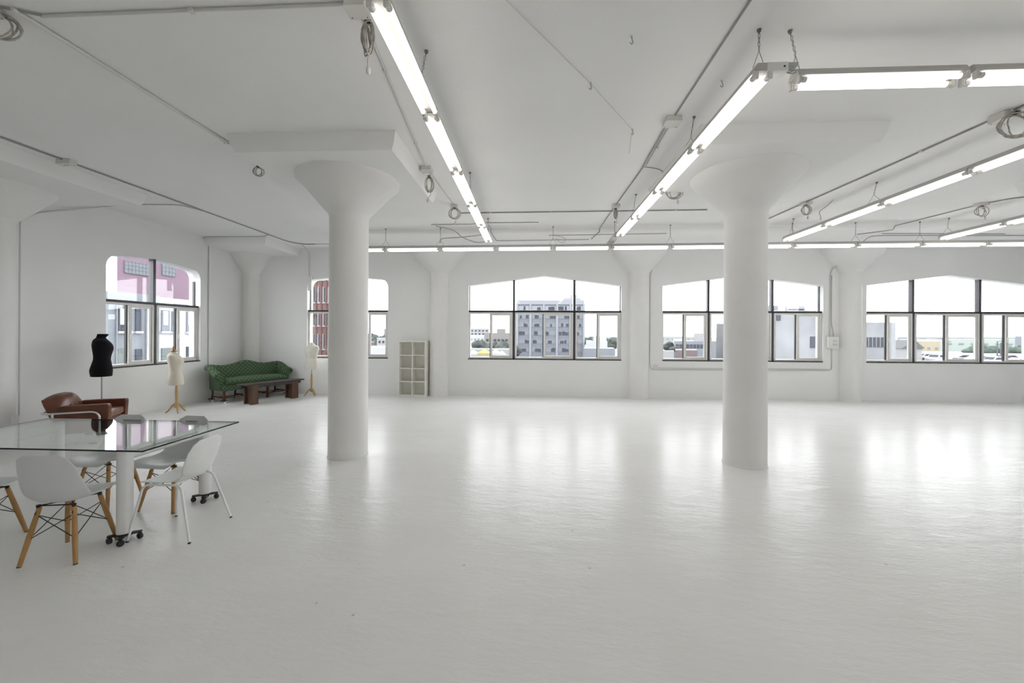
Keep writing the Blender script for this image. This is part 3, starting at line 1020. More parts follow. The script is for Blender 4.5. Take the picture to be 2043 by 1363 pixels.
def make_dsw():
    root = thing('shell_chair', None, 'chair')
    prof = [(.235, .425), (.215, .445), (.15, .447), (.04, .43), (-.07, .425), (-.145, .447), (-.188, .53), (-.214, .65), (-.236, .76), (-.246, .815)]
    # forward is +y here
    hw = [.15, .205, .22, .225, .222, .22, .22, .212, .194, .165, .105]
    lf = [.0, .012, .03, .04, .048, .058, .062, .055, .04, .022, .01]
    MB().loft(shell_grid(prof, hw, lf), closed=False, caps=False).build('seat_shell', M_SHELL, root, smooth=80, solid=.007, sub=1)
    tops = {}
    for sx in (-1, 1):
        for sy in (-1, 1):
            top = Vector((sx * .112, sy * .105 - .005, .398)); bot = Vector((sx * .178, sy * .175, .006))
            leg = MB().tube([top, top.lerp(bot, .5), bot], .015, 14, radii=[.0145, .017, .0135]).build('leg', M_BEECH, root, smooth=60)
            MB().tube([bot, bot + (bot - top).normalized() * .007], .0138, 14).build('foot_pad', M_BLACKRUB, leg, smooth=40)
            sp = MB()
            sp.tube([top + Vector((-sx * .02, -sy * .02, .012)), top + Vector((0, 0, .012)), top.lerp(bot, .12) + Vector((sx * .001, sy * .016, 0))], .004, 6)
            sp.build('leg_bracket', M_BLACKRUB, leg)
            tops[(sx, sy)] = (top, bot)
    br = MB()
    ks = [(-1, -1), (1, -1), (1, 1), (-1, 1)]
    for i in range(4):
        (t0, b0), (t1, b1) = tops[ks[i]], tops[ks[(i + 1) % 4]]
        for a, b in ((.14, .56), (.56, .14)):
            br.tube([t0.lerp(b0, a), t1.lerp(b1, b)], .0032, 6)
    # bars under the seat
    br.tube([tops[(-1, 1)][0] + Vector((0, 0, .01)), tops[(1, 1)][0] + Vector((0, 0, .01))], .005, 6)
    br.tube([tops[(-1, -1)][0] + Vector((0, 0, .01)), tops[(1, -1)][0] + Vector((0, 0, .01))], .005, 6)
    br.tube([tops[(-1, -1)][0] + Vector((0, 0, .01)), tops[(1, 1)][0] + Vector((0, 0, .01))], .004, 6)
    br.tube([tops[(1, -1)][0] + Vector((0, 0, .01)), tops[(-1, 1)][0] + Vector((0, 0, .01))], .004, 6)
    br.build('wire_brace', M_BLACKRUB, root)
    for k_ in ks:
        MB().lathe([(.011, -.012), (.014, .008)], 10, M=Matrix.Translation((k_[0] * .115, k_[1] * .105 - .01, .408))).build('shell_mount', M_BLACKRUB, root)
    return root


GD = 'grey shell chairs on wooden legs round the glass table'
chairA = make_dsw()
chairA.location = (-3.495, 2.88, 0); chairA.rotation_euler = (0, 0, .17)
tag(chairA, 'grey shell chair at the near side of the glass table, back to the viewer', 'chair', GD)
for (x, y, rz, lab) in ((-4.16, 3.74, PI + .03, 'grey shell chair with wooden legs across the glass table, the one nearer the brown armchair'),
                        (-3.485, 3.735, PI - .05, 'grey shell chair with wooden legs across the glass table, the one nearer the white chair'),
                        (-4.385, 2.96, .12, 'grey shell chair with wooden legs cut by the left edge of the photo')):
    c = copy_tree(chairA)
    c.location = (x, y, 0); c.rotation_euler = (0, 0, rz); tag(c, lab, 'chair', GD)

# white chair with metal legs (forward is +y locally)
wc = thing('shell_chair', 'white shell chair with thin white metal legs at the right end of the glass table', 'chair', (-2.965, 3.275, 0), PI / 2 + .02)
prof = [(.22, .452), (.175, .463), (.06, .455), (-.04, .45), (-.115, .458), (-.165, .50), (-.188, .58), (-.205, .66), (-.218, .74), (-.224, .787)]
hw = [.16, .195, .19, .175, .158, .152, .168, .18, .178, .155, .10]
lf = [.0, .004, .008, .012, .022, .045, .05, .04, .028, .014, .004]
MB().loft(shell_grid(prof, hw, lf), closed=False, caps=False).build('seat_shell', M_SHELL2, wc, smooth=80, solid=.009, sub=1)
fz = .438
for sx in (-1, 1):
    lg = MB()
    P = [(sx * .225, .262, .008), (sx * .165, .19, fz), (sx * .165, -.12, fz), (sx * .225, -.245, .008)]
    lg.tube(fillet(P, .055, 8), .0095, 12)
    leg = lg.build('leg', M_TABLEFRAME, wc, smooth=60)
    for p, q in ((P[0], P[1]), (P[3], P[2])):
        d = (Vector(p) - Vector(q)).normalized()
        MB().tube([Vector(p) - d * .004, Vector(p) + d * .008], .0105, 12).build('foot_cap', M_BLACKRUB, leg)
for y in (.12, -.06): MB().tube([(-.165, y, fz), (.165, y, fz)], .008, 10).build('seat_rail', M_TABLEFRAME, wc, smooth=60)

# ------------------------------------------------------------------ brown leather armchair
AR = math.radians(28) - PI / 2
ac = thing('armchair', 'brown leather armchair with a chrome tube frame behind the glass table', 'armchair', (-6.85, 5.94, 0), AR)


def rbox(x0, x1, y0, y1, z0, z1, r=.03, **k):
    return MB().box(x0, x1, y0, y1, z0, z1), r


MB().box(-.24, .24, -.26, .25, .2, .36).build('seat_base', M_LEATHER, ac, bevel=.02)
MB().box(-.235, .235, -.2, .285, .345, .455).build('seat_cushion', M_LEATHERC, ac, bevel=.035, seg=4)
for s in (-1, 1):
    pf = [(.285, .16), (.305, .53), (.30, .56), (.28, .575), (-.22, .572), (-.265, .56), (-.28, .52), (-.265, .16)]
    a = MB(); x0, x1 = sorted((s * .245, s * .345))
    a.prism([(y, z) for y, z in pf], x0, x1, M=Matrix(((0, 1, 0, 0), (1, 0, 0, 0), (0, 0, 1, 0), (0, 0, 0, 1))))
    a.build('arm_panel', M_LEATHER, ac, bevel=.014, seg=3)
# backrest: bulging cushion with rolled top
rings = []
nb = 20
for i in range(nb + 1):
    u = -1 + 2 * i / nb
    w = math.sqrt(max(0, 1 - abs(u) ** 5))
    topz = .735 * 1.0 - .12 * abs(u) ** 3
    prof = [(-.30, .22), (-.37, .45), (-.435, .62), (-.45, .69), (-.42, topz), (-.35, topz + .01), (-.285, topz - .05), (-.25, .55), (-.235, .42), (-.24, .22)]
    bul = .05 * (1 - u * u)
    rings.append([(u * .335, y + (bul if k in (5, 6, 7, 8) else -.01 * (1 - u * u)), z) for k, (y, z) in enumerate(prof)])
MB().loft(rings).build('back_cushion', M_LEATHER, ac, smooth=80, sub=1)
for x in (-.12, .12):
    MB().lathe([(0, .016), (.012, .012), (.017, .004), (.017, 0)], 12, M=Matrix.Translation((x, -.212, .56)) @ Matrix.Rotation(-PI / 2 + .2, 4, 'X')).build('button', M_LEATHER, ac, smooth=60)
fr = MB()
xo = .372
P = [(-xo, .21, .03), (-xo, .21, .475), (-xo, -.36, .475), (-xo + .1, -.47, .475), (xo - .1, -.47, .475), (xo, -.36, .475), (xo, .21, .475), (xo, .21, .03)]
fr.tube(fillet(P, .11, 8), .0155, 12)
fr.build('tube_frame', M_CHROME, ac, smooth=60)
for s in (-1, 1):
    q = MB().tube(fillet([(s * xo, .21, .028), (s * xo, -.3, .028)], .05), .0155, 12).build('floor_runner', M_CHROME, ac, smooth=60)
    b = MB().tube([(s * xo, -.3, .028), (s * xo, -.3, .475)], .0155, 12).build('rear_post', M_CHROME, ac, smooth=60)
    MB().box(s * xo - .02, s * xo + .02, -.24, -.16, 0, .016).build('glide', M_BLACKRUB, ac)
    MB().box(s * xo - .02, s * xo + .02, .1, .18, 0, .016).build('glide', M_BLACKRUB, ac)


# ------------------------------------------------------------------ dress forms
def torso_rings(sections, n=32, bust=0.0, lean=0.0):
    """sections: (z, half width, half depth front, half depth back, y shift)"""
    out = []
    for z, w, df, db, ys in sections:
        ring = []
        for i in range(n):
            a = 2 * PI * i / n
            x, y = math.cos(a), math.sin(a)
            e = 2.3
            r = (abs(x) ** e + abs(y) ** e) ** (-1 / e)
            d = df if y > 0 else db
            yy = y * r * d
            if bust and y > 0:
                b = math.exp(-((z - bust) / .07) ** 2) * .028
                yy += b * (math.exp(-((x * r * w - .075) / .05) ** 2) + math.exp(-((x * r * w + .075) / .05) ** 2)) * y
            ring.append((x * r * w, yy + ys + lean * z, z))
        out.append(ring)
    return out


def smooth_sections(S, n=40):
    P = []
    ks = len(S)
    pts = [[s[i] for s in S] for i in range(5)]
    out = []
    for q in range(n + 1):
        t = q / n * (ks - 1); i = min(int(t), ks - 2); f_ = t - i
        row = []
        for c in range(5):
            a, b = S[max(i - 1, 0)][c], S[i][c]
            d, e = S[i + 1][c], S[min(i + 2, ks - 1)][c]
            row.append(.5 * (2 * b + (d - a) * f_ + (2 * a - 5 * b + 4 * d - e) * f_ ** 2 + (3 * b - a - 3 * d + e) * f_ ** 3))
        out.append(tuple(row))
    return out


FEM = [(.0, .165, .115, .125, 0), (.1, .172, .12, .135, 0), (.2, .155, .11, .115, 0), (.3, .13, .098, .095, 0), (.4, .148, .115, .1, 0),
       (.47, .165, .128, .108, 0), (.54, .178, .118, .112, 0), (.595, .182, .09, .1, -.005), (.625, .15, .072, .085, -.01), (.645, .085, .06, .068, -.012), (.665, .058, .052, .056, -.01), (.715, .052, .05, .052, -.005)]


def tripod(root, m, z0, zt, Rf, rot=0.0, pole_m=None, thin=False):
    pr = [(.014, z0 + .1), (.034, z0 + .11), (.04, z0 + .15), (.036, z0 + .19), (.02, z0 + .22), (.022, z0 + .3), (.027, z0 + .4), (.022, z0 + .5), (.018, min(z0 + .58, zt))]
    pr = [(r, z) for r, z in pr if z <= zt + 1e-6]
    MB().lathe(pr, 20).build('stand_post', m, root, smooth=50)
    if pr[-1][1] < zt - .005:
        MB().lathe([(.011, pr[-1][1] - .01), (.011, zt)], 14).build('stand_pole', pole_m or M_STEEL, root, smooth=50)
    for k in range(3):
        a = rot + 2 * PI * k / 3
        A = Matrix.Rotation(a, 4, 'Z')
        P = bez([(.025, 0, z0 + .17), (.07, 0, z0 + .15), (.115, 0, z0 + .08), (.155, 0, z0 + .03), (Rf, 0, z0 + .012), (Rf + .02, 0, z0 + .016)], 22)
        rad = [.018 - .007 * i / (len(P) - 1) for i in range(len(P))]
        MB().tube([A @ p for p in P], .015, 10, radii=rad).build('leg', m, root, smooth=60)


# black form on a metal pole
bf = thing('dress_form', 'black dress form on a thin metal pole behind the armchair', 'dress form', (-7.41, 6.55, 0), math.radians(-38))
S = [(z * 1.0 + .905, w * 1.2, df * 1.12, db * 1.12, y) for z, w, df, db, y in FEM[:-1]] + [(1.61, .075, .07, .072, .01), (1.63, .072, .066, .07, .012)]
S = [(.905 + (z - .905) * 1.0, w, a, b, y) for z, w, a, b, y in S]
MB().loft(torso_rings(smooth_sections(S), 36, 0)).build('torso', M_BLACKCLOTH, bf, smooth=70)
MB().lathe([(.011, .2), (.011, .92)], 14).build('metal_pole', M_STEEL, bf, smooth=50)
tripod(bf, M_PINE, 0, .2, .2, .4)
MB().lathe([(.015, .47), (.065, .474), (.065, .48), (.015, .484)], 20).build('height_disc', M_STEEL, bf, smooth=30)
MB().lathe([(.04, .40), (.04, .43), (.028, .45), (.018, .47)], 16).build('pole_collar', M_PINE, bf, smooth=50)
MB().lathe([(.03, .19), (.02, .22), (.022, .3), (.03, .38), (.036, .41)], 16).build('wooden_post', M_PINE, bf, smooth=50)

# cream form with a wooden neck knob
LEAN = Matrix(((1, 0, .016, -.016 * .58), (0, 1, -.068, .068 * .58), (0, 0, 1, 0), (0, 0, 0, 1)))
cf = thing('dress_form', 'cream dress form with an orange wooden neck knob by the left window', 'dress form', (-7.36, 7.95, 0), math.radians(-60))
S = [(z + .575, w * .98, df, db, y) for z, w, df, db, y in FEM[:-1]] + [(1.265, .05, .048, .05, -.005)]
MB().loft(torso_rings(smooth_sections(S), 36, 1.06), M=LEAN).build('torso', M_CREAM, cf, smooth=70)
MB().lathe([(.055, 1.262), (.062, 1.268), (.06, 1.285), (.03, 1.292), (.016, 1.30), (.02, 1.315), (.012, 1.335), (.012, 1.36), (.004, 1.372)], 20, M=LEAN).build('neck_knob', M_KNOB, cf, smooth=50)
tripod(cf, M_PINE, 0, .58, .17, .35)

# white form near the hidden window
wf = thing('dress_form', 'white dress form on a pine tripod beside the left column', 'dress form', (-5.80, 10.27, 0), math.radians(-10) + PI)
S = [(z * .98 + .70, w * 1.1, df * .95, db * .95, y) for z, w, df, db, y in FEM[:-1]] + [(1.385, .042, .042, .042, -.005), (1.40, .03, .03, .03, -.005)]
MB().loft(torso_rings(smooth_sections(S), 36, 1.17)).build('torso', M_WHITEFORM, wf, smooth=70)
tripod(wf, M_PINE, 0, .72, .165, .62)

# ------------------------------------------------------------------ cube shelf
kx0, kx1, ky0, ky1 = -3.53, -2.775, 10.36, 10.655
ks = thing('cube_shelf', 'white eight-cube shelf unit standing against the back wall', 'shelf', ((kx0 + kx1) / 2, (ky0 + ky1) / 2, 0))
w2, d2, H = (kx1 - kx0) / 2, (ky1 - ky0) / 2, 1.47
fr = MB(); t = .042
fr.box(-w2, -w2 + t, -d2, d2, 0, H).box(w2 - t, w2, -d2, d2, 0, H).box(-w2 + t, w2 - t, -d2, d2, H - t, H).box(-w2 + t, w2 - t, -d2, d2, 0, t)
fr.build('outer_frame', M_SHELF, ks, bevel=.002)
MB().box(-.009, .009, -d2 + .004, d2, t, H - t).build('divider', M_SHELF, ks)
for k in range(1, 4):
    z = t + (H - 2 * t) * k / 4
    for s in (-1, 1):
        a, b = sorted((s * .009, s * (w2 - t)))
        MB().box(a, b, -d2 + .004, d2, z - .009, z + .009).build('shelf_board', M_SHELF, ks)
MB().box(-w2 + t, w2 - t, d2 - .012, d2 - .004, t, H - t).build('back_panel', M_SHELF, ks)

# ------------------------------------------------------------------ green camelback sofa
SA = math.radians(64)
L1 = Vector((-7.2, 9.03, 0))
u_ = Vector((math.cos(SA), math.sin(SA), 0)); v_ = Vector((-math.sin(SA), math.cos(SA), 0))
SL, SD = 1.5, .53                                # leg to leg
so = thing('sofa', 'green zigzag camelback sofa on dark wooden legs with casters', 'sofa', L1 + u_ * SL / 2 + v_ * SD / 2, SA)
hl, hd = SL / 2 + .04, SD / 2 + .03
MB().box(-hl, hl, -hd, hd - .04, .285, .42).build('seat_frame', M_SOFA, so, bevel=.02)
# seat cushion with crowned top
rings = []
for i in range(25):
    u = -1 + 2 * i / 24
    ed = (1 - abs(u) ** 8)
    h = .425; tp = .54 + .025 * (1 - u * u)
    if abs(u) == 1: tp = .5
    rings.append([(u * (hl - .07), -hd - .03, h + .02), (u * (hl - .07), -hd - .045, (h + tp) / 2), (u * (hl - .07), -hd - .02, tp - .015), (u * (hl - .07), -hd + .12, tp + .012),
                  (u * (hl - .07), 0, tp + .02), (u * (hl - .07), hd - .16, tp), (u * (hl - .07), hd - .16, h), (u * (hl - .07), -hd, h)])
MB().loft(rings).build('seat_cushion', M_SOFA, so, smooth=60)
# camel back
rings = []
for i in range(41):
    u = -1 + 2 * i / 40
    z = .845 + .105 * math.exp(-(u / .36) ** 2) + .03 * math.exp(-((abs(u) - 1.0) / .2) ** 2)
    x = u * (hl - .02)
    y0 = hd - .15; y1 = hd - .01
    rings.append([(x, y0, .40), (x, y0 + .02, .6), (x, y0 + .06, z - .03), (x, y0 + .085, z), (x, y1 + .03, z + .004), (x, y1 + .065, z - .03), (x, y1 + .03, .6), (x, y1 - .02, .29)])
MB().loft(rings).build('camel_back', M_SOFA, so, smooth=60)
# rolled arms sloping forward
for s in (-1, 1):
    rings = []
    for i in range(17):
        t = i / 16
        y = hd + .0 - t * (2 * hd - .06)
        z = .875 - .17 * (t * t * (3 - 2 * t)) - .0
        r = .055 + .012 * t
        x = s * (hl + .02 + .02 * t)
        ring = []
        prof = [(-.11, .29), (-.105, .5), (-.085, z - .07), (-.055, z - .01), (-.01, z + .012), (.055, z + .008), (.10, z - .03), (.11, z - .08), (.08, z - .125), (.035, z - .12), (.005, z - .15), (-.005, .5), (-.01, .29)]
        for px, pz in prof:
            ring.append((x + s * px, y, pz))
        rings.append(ring)
    arm = MB().loft(rings).build('arm', M_SOFA, so, smooth=50, bevel=.012)
    MB().lathe([(.0, .012), (.03, .01), (.042, .004), (.046, 0)], 16, M=Matrix.Translation((s * (hl + .085), -hd + .055, .66)) @ Matrix.Rotation(PI / 2, 4, 'X')).build('scroll_front', M_SOFA, arm, smooth=60)
for s, x in ((0, -SL / 2), (1, -SL / 6), (2, SL / 6), (3, SL / 2)):
    outer = s in (0, 3)
    zb = .065 if outer else 0.0
    MB().box(x - .024, x + .024, -SD / 2 - .024, -SD / 2 + .024, zb, .30).build('leg', M_MAHOG, so, bevel=.004)
    back = MB()
    P = [(x, SD / 2 - .02, .30), (x, SD / 2 - .01, .18), (x, SD / 2 + .03, zb)]
    back.tube(P, .022, 8, radii=[.024, .022, .018])
    back.build('leg', M_MAHOG, so, smooth=50)
    MB().box(x - .012, x + .012, -SD / 2 + .02, SD / 2, .105, .135).build('stretcher', M_MAHOG, so, bevel=.003)
    if outer:
        for y in (-SD / 2, SD / 2 + .03):
            S_ = [Vector((p.x + x, p.y + y, 0)) for p in star(3, .075, .028, .01, .3)]
            d = MB().loft([[p + Vector((0, 0, z)) for p in S_] for z in (.048, .066)])
            pl = d.build('caster_plate', M_BLACKRUB, so, bevel=.002)
            for k in range(3):
                a = 2 * PI * k / 3 + .3
                A = Matrix.Translation((x + math.cos(a) * .07, y + math.sin(a) * .07, .022)) @ Matrix.Rotation(a, 4, 'Z') @ Matrix.Rotation(PI / 2, 4, 'Y')
                MB().lathe([(.004, -.01), (.02, -.01), (.022, 0), (.02, .01), (.004, .01)], 14, M=A).build('caster_wheel', M_CHROME, pl, smooth=40)
MB().box(-SL / 2, SL / 2, -.012, .012, .108, .132).build('long_stretcher', M_MAHOG, so, bevel=.003)
MB().box(-SL / 2, SL / 2, -SD / 2 - .01, -SD / 2 + .012, .105, .132).build('front_stretcher', M_MAHOG, so, bevel=.003)

# ------------------------------------------------------------------ dark wooden coffee table
BA = math.radians(66)
ct = thing('coffee_table', 'long dark plank coffee table in front of the green sofa', 'coffee table', (-6.33, 9.47, 0), BA)
BL = .72
tp = MB()
for k in range(3):
    y0 = -.19 + k * .127
    tp.box(-BL, BL, y0, y0 + .124, .445, .475)
tp.build('plank_top', M_TOPWOOD, ct, bevel=.003)
for s in (-1, 1):
    MB().box(-BL + .07, BL - .07, s * .125 - .015, s * .125 + .015, .375, .445).build('side_rail', M_TOPWOOD, ct, bevel=.003)
    for e in (-1, 1):
        x = e * .50
        MB().box(x - .085, x + .085, s * .125 - .02, s * .125 + .035 if s < 0 else s * .125 + .02, 0, .445).build('leg', M_LEGWOOD, ct, bevel=.004)
for e in (-1, 1):
    MB().box(e * .5 - .03, e * .5 + .03, -.10, .10, 0, .445).build('leg_plank', M_LEGWOOD, ct, bevel=.004)

# ------------------------------------------------------------------ the city outside
GZ = -13.0
M_ASPHALT = mat('pale_asphalt', (0.131, 0.134, 0.138), .9, scale=.02, var=.12)
M_TWALL = mat('tower_grey_wall', (0.104, 0.11, 0.128), .85, scale=.1)
M_TTRIM = mat('tower_pale_pier', (0.178, 0.186, 0.206), .85, scale=.1)
M_TGLASSW = mat('dim_window_glass', (0.0349, 0.0388, 0.0504), .6, spec=.15)
M_PALEWIN = mat('pale_blind_glass', (0.128, 0.14, 0.155), .6, spec=.15)
M_CONC = mat('stained_concrete', (0.14, 0.143, 0.151), .9, var=.3, scale=.25, bump=.0)
M_CONC2 = mat('light_concrete', (0.194, 0.198, 0.206), .9, var=.12, scale=.3)
M_PALEB = mat('pale_render', (0.213, 0.213, 0.218), .9, scale=.1)
M_TANB = mat('tan_render', (0.163, 0.155, 0.148), .9, scale=.1)
M_YELB = mat('pale_yellow_render', (0.24, 0.213, 0.148), .9, scale=.1)
M_ROOFW = mat('white_roof', (0.279, 0.283, 0.291), .8, scale=.1)
M_DROOF = mat('grey_pitched_roof', (0.062, 0.0659, 0.0698), .9)
M_REDB = mat('dull_red_shed', (0.101, 0.0772, 0.0772), .9)
M_GREYB = mat('grey_shed', (0.128, 0.14, 0.159), .9)
M_TREE = mat('dull_tree_leaves', (0.0291, 0.0368, 0.0329), .9, var=.3, scale=.6, bump=.5, bscale=2)
M_HEDGE = mat('hedge_leaves', (0.0464, 0.0698, 0.0543), .9, var=.3, scale=.8, bump=.5, bscale=3)
M_HILL = mat('distant_rooftops', (0.186, 0.194, 0.202), .9, var=.2, scale=.02)
M_TENT = mat('yellow_canvas', (0.291, 0.194, 0.0388), .7)
M_TENTW = mat('white_canvas', (0.271, 0.279, 0.286), .7)
M_CARW = mat('white_car_paint', (0.291, 0.295, 0.302), .25)
M_CARG = mat('silver_car_paint', (0.136, 0.143, 0.155), .25)
M_CARD = mat('dark_car_paint', (0.0349, 0.0388, 0.0464), .25)
M_BRICK = brick_mat('red_brick', (0.14, 0.0581, 0.0484), (0.113, 0.0464, 0.0407), (0.131, 0.104, 0.0972), 2.2)
M_BRICKD = mat('dark_brick_pier', (0.0772, 0.0388, 0.0388), .9)
M_STONE = mat('pale_stone_sill', (0.213, 0.202, 0.194), .8)
M_PINK = mat('faded_pink_render', (0.13, 0.0828, 0.113), .85, var=.08, scale=.3)
M_GREYW = mat('grey_alley_wall', (0.11, 0.122, 0.136), .85, var=.06, scale=.5)
M_WHITEW = mat('white_alley_wall', (0.279, 0.283, 0.295), .8, var=.03, scale=.5)
M_GREENWIN = mat('greenish_window_glass', (0.085, 0.101, 0.0972), .5, spec=.15)

struct('ground', MB().box(-400, 900, DW + 8, 1600, GZ - .5, GZ), M_ASPHALT, 'pale streets of the city outside', smooth=0)
struct('ground_alley', MB().box(-200, LX - .6, -60, 400, GZ - .6, GZ - .05), M_ASPHALT, 'pale alley outside the left window', smooth=0)


def building(name, label, x0p, x1p, ytop, Y, depth, m, ztop=None, z0=GZ, cat='building'):
    a, b = at(x0p, ytop, Y), at(x1p, ytop, Y)
    zt = ztop if ztop is not None else (a.z + b.z) / 2
    root = thing(name, label, cat, ((a.x + b.x) / 2, Y, z0))
    hw_ = (b.x - a.x) / 2
    sk = depth * (max(a.x, 0) + min(b.x, 0)) / Y      # lots follow the slanted street grid
    foot = [(-hw_, 0), (hw_, 0), (hw_ + sk, depth), (-hw_ + sk, depth)]
    MB().loft([[(x, y, z) for x, y in foot] for z in (0, zt - z0)]).build('wall', m, root)
    return root, hw_, zt - z0


def win_grid(root, xs, zs, w, h, m, fm=None, y=-.0, pane_rows=1):
    for x in xs:
        for z in zs:
            if fm:
                f = MB().box(x - w / 2 - .12, x + w / 2 + .12, y - .1, y + .02, z - h / 2 - .12, z + h / 2 + .12).build('window', fm, root)
                MB().box(x - w / 2, x + w / 2, y - .14, y - .05, z - h / 2, z + h / 2).build('pane', m, f)
            else:
                MB().box(x - w / 2, x + w / 2, y - .06, y + .02, z - h / 2, z + h / 2).build('window', m, root)


# central tower behind window 2
T, hwT, hT = building('tower_block', 'grey office tower filling the middle of the second window', 1032, 1165, 599.5, 175, 22, M_TWALL)
fl = 3.62
nb_ = 5
bw = 2 * hwT / nb_
rows = [hT - 3.4 - fl * k for k in range(8)]
MB().box(-hwT - .1, hwT + .1, -.3, .1, hT - 1.8, hT + .1).build('cornice', M_TTRIM, T)
for i in range(nb_ + 1):
    x = -hwT + bw * i
    MB().box(x - .45, x + .45, -.35, .1, 0, hT - 1.2).build('pier', M_TTRIM, T)
rw = random.Random(3)
for r, z in enumerate(rows):
    for i in range(nb_):
        x = -hwT + bw * (i + .5)
        f = MB().box(x - bw / 2 + .55, x + bw / 2 - .55, -.12, .02, z - .95, z + .95).build('window', M_PALEWIN if r else M_TTRIM, T)
        p = MB()
        n = rw.randint(1, 3)
        for q in range(n):
            c = x + rw.uniform(-1.6, 1.6); ww = rw.uniform(.35, .9)
            p.box(max(c - ww, x - bw / 2 + .6), min(c + ww, x + bw / 2 - .6), -.16 - q * .01, -.1, z - .85, z + rw.uniform(.3, .85))
        p.build('pane', M_TGLASSW, f)
ph = at(1125, 599, 182); ph2 = at(1152, 592.5, 182)
MB().box(ph.x - T.location.x, ph2.x - T.location.x + 1.5, 6, 12, hT, hT + 1.6).build('penthouse', M_PALEB, T)
MB().box(ph2.x - T.location.x - 3, ph2.x - T.location.x, 7, 10, hT + 1.6, hT + 3.1).build('roof_tank', M_PALEB, T)

# left part of window 2
B, h_, H_ = building('hospital_block', 'pale many-windowed block on the skyline left of the tower', 930, 976, 655.5, 520, 25, M_PALEB)
win_grid(B, [-12 + 4.8 * k for k in range(6)], [H_ - 3 - 4.2 * k for k in range(3)], 2.6, 2.0, M_TGLASSW)
B, h_, H_ = building('office_block', 'tan low office block with a row of windows left of the tower', 966, 1024, 664.5, 230, 18, M_TANB)
win_grid(B, [-6.5 + 2.2 * k for k in range(7)], [H_ - 4.2], 1.5, 1.3, M_TGLASSW)
win_grid(B, [-5 + 3.3 * k for k in range(4)], [H_ - 8.2, H_ - 11.5], 2.2, 1.4, M_PALEWIN)
MB().box(-1.5, 3.5, 4, 9, H_, H_ + 2.4).build('roof_hut', M_TANB, B)
B, h_, H_ = building('white_shed', 'white stepped building below the skyline block', 928, 968, 669, 330, 20, M_ROOFW)
win_grid(B, [-6 + 3 * k for k in range(5)], [H_ - 3.5], 1.6, 1.6, M_PALEWIN)
B, h_, H_ = building('street_shop', 'low pale shed behind the yellow tent', 930, 1028, 697, 125, 8, M_PALEB)


def blob(mb, c, r, seed, n=10, m=8):
    rr = random.Random(seed)
    rings = []
    for i in range(m + 1):
        th = PI * i / m
        ring = []
        for j in range(n):
            a = 2 * PI * j / n
            q = r * (1 + rr.uniform(-.22, .22))
            ring.append((c[0] + q * math.sin(th) * math.cos(a), c[1] + q * math.sin(th) * math.sin(a), c[2] + q * .85 * math.cos(th)))
        rings.append(ring)
    mb.loft(rings)


def tree(label, px, ypx_top, Y, r, m=None, group=None, z0=GZ):
    p = at(px, ypx_top, Y)
    root = thing('tree', label, 'tree', (p.x, Y, z0), 0, group)
    h = p.z - z0
    MB().tube([(0, 0, 0), (.1, 0, h - r)], .25, 8, radii=[.3, .2]).build('tree_trunk', M_BRICKD, root)
    mb = MB(); rr = random.Random(label)
    for k in range(9):
        a = rr.uniform(0, 2 * PI); d = rr.uniform(.2, .75) * r
        blob(mb, (math.cos(a) * d, math.sin(a) * d, h - r * .9 + rr.uniform(-.35, .3) * r), r * rr.uniform(.45, .62), label + str(k), 12, 8)
    mb.build('foliage', m or M_TREE, root, smooth=80)
    return root


tree('dark round tree in front of the tan office block', 961, 677, 150, 3.6)
tree('dark round tree beside the first, half behind the window stile', 983, 678, 172, 3.4)
tree('dark tree at the left edge of the tower', 1013, 678.5, 140, 4.0)
tree('small dark tree at the right of the second window', 1222, 672, 320, 6.0)
tree('small distant tree right of the tower', 1172, 669, 330, 5.0)
tree('clump of trees low in the arched back window', 745, 669, 260, 9.0)
tree('second clump of trees low in the arched back window', 762, 664, 330, 12.0)
tree('bushy tree behind the column in the arched window', 722, 666, 280, 9.0)


def tent(label, px, py, Y, w, m, group=None, hgt=2.6):
    p = at(px, py, Y)
    root = thing('market_tent', label, 'tent', (p.x, Y, p.z - hgt - .9), 0, group)
    q = w / 2
    MB().loft([[(-q, -q, hgt - .35), (q, -q, hgt - .35), (q, q, hgt - .35), (-q, q, hgt - .35)], [(-q, -q, hgt), (q, -q, hgt), (q, q, hgt), (-q, q, hgt)],
               [(-.1, -.1, hgt + .9), (.1, -.1, hgt + .9), (.1, .1, hgt + .9), (-.1, .1, hgt + .9)]]).build('canopy', m, root)
    for sx in (-1, 1):
        for sy in (-1, 1):
            MB().tube([(sx * q * .95, sy * q * .95, 0), (sx * q * .95, sy * q * .95, hgt - .2)], .05, 6).build('pole', M_TENTW, root)
    return root


DK = -3.4
struct('parking_deck', MB().box(at(1800, 700, 70).x, at(2043, 700, 70).x + 60, 62, 130, DK - .4, DK), M_CONC2, 'flat rooftop parking deck outside the end window', smooth=0)
struct('market_lot', MB().box(-22, 8, 85, 118, -6.6, -6.2), M_CONC2, 'raised lot with the market tents outside the second window', smooth=0)
tent('yellow peaked market tent outside the second window', 966, 697, 100, 3.0, M_TENT)
tent('white market tent left of the yellow tent', 944, 698.5, 103, 2.8, M_TENTW)
tent('white market tent right of the yellow tent', 989, 697.5, 104, 2.6, M_TENTW)
tent('small white tent nearest the tower', 1001, 700, 108, 2.2, M_TENTW)

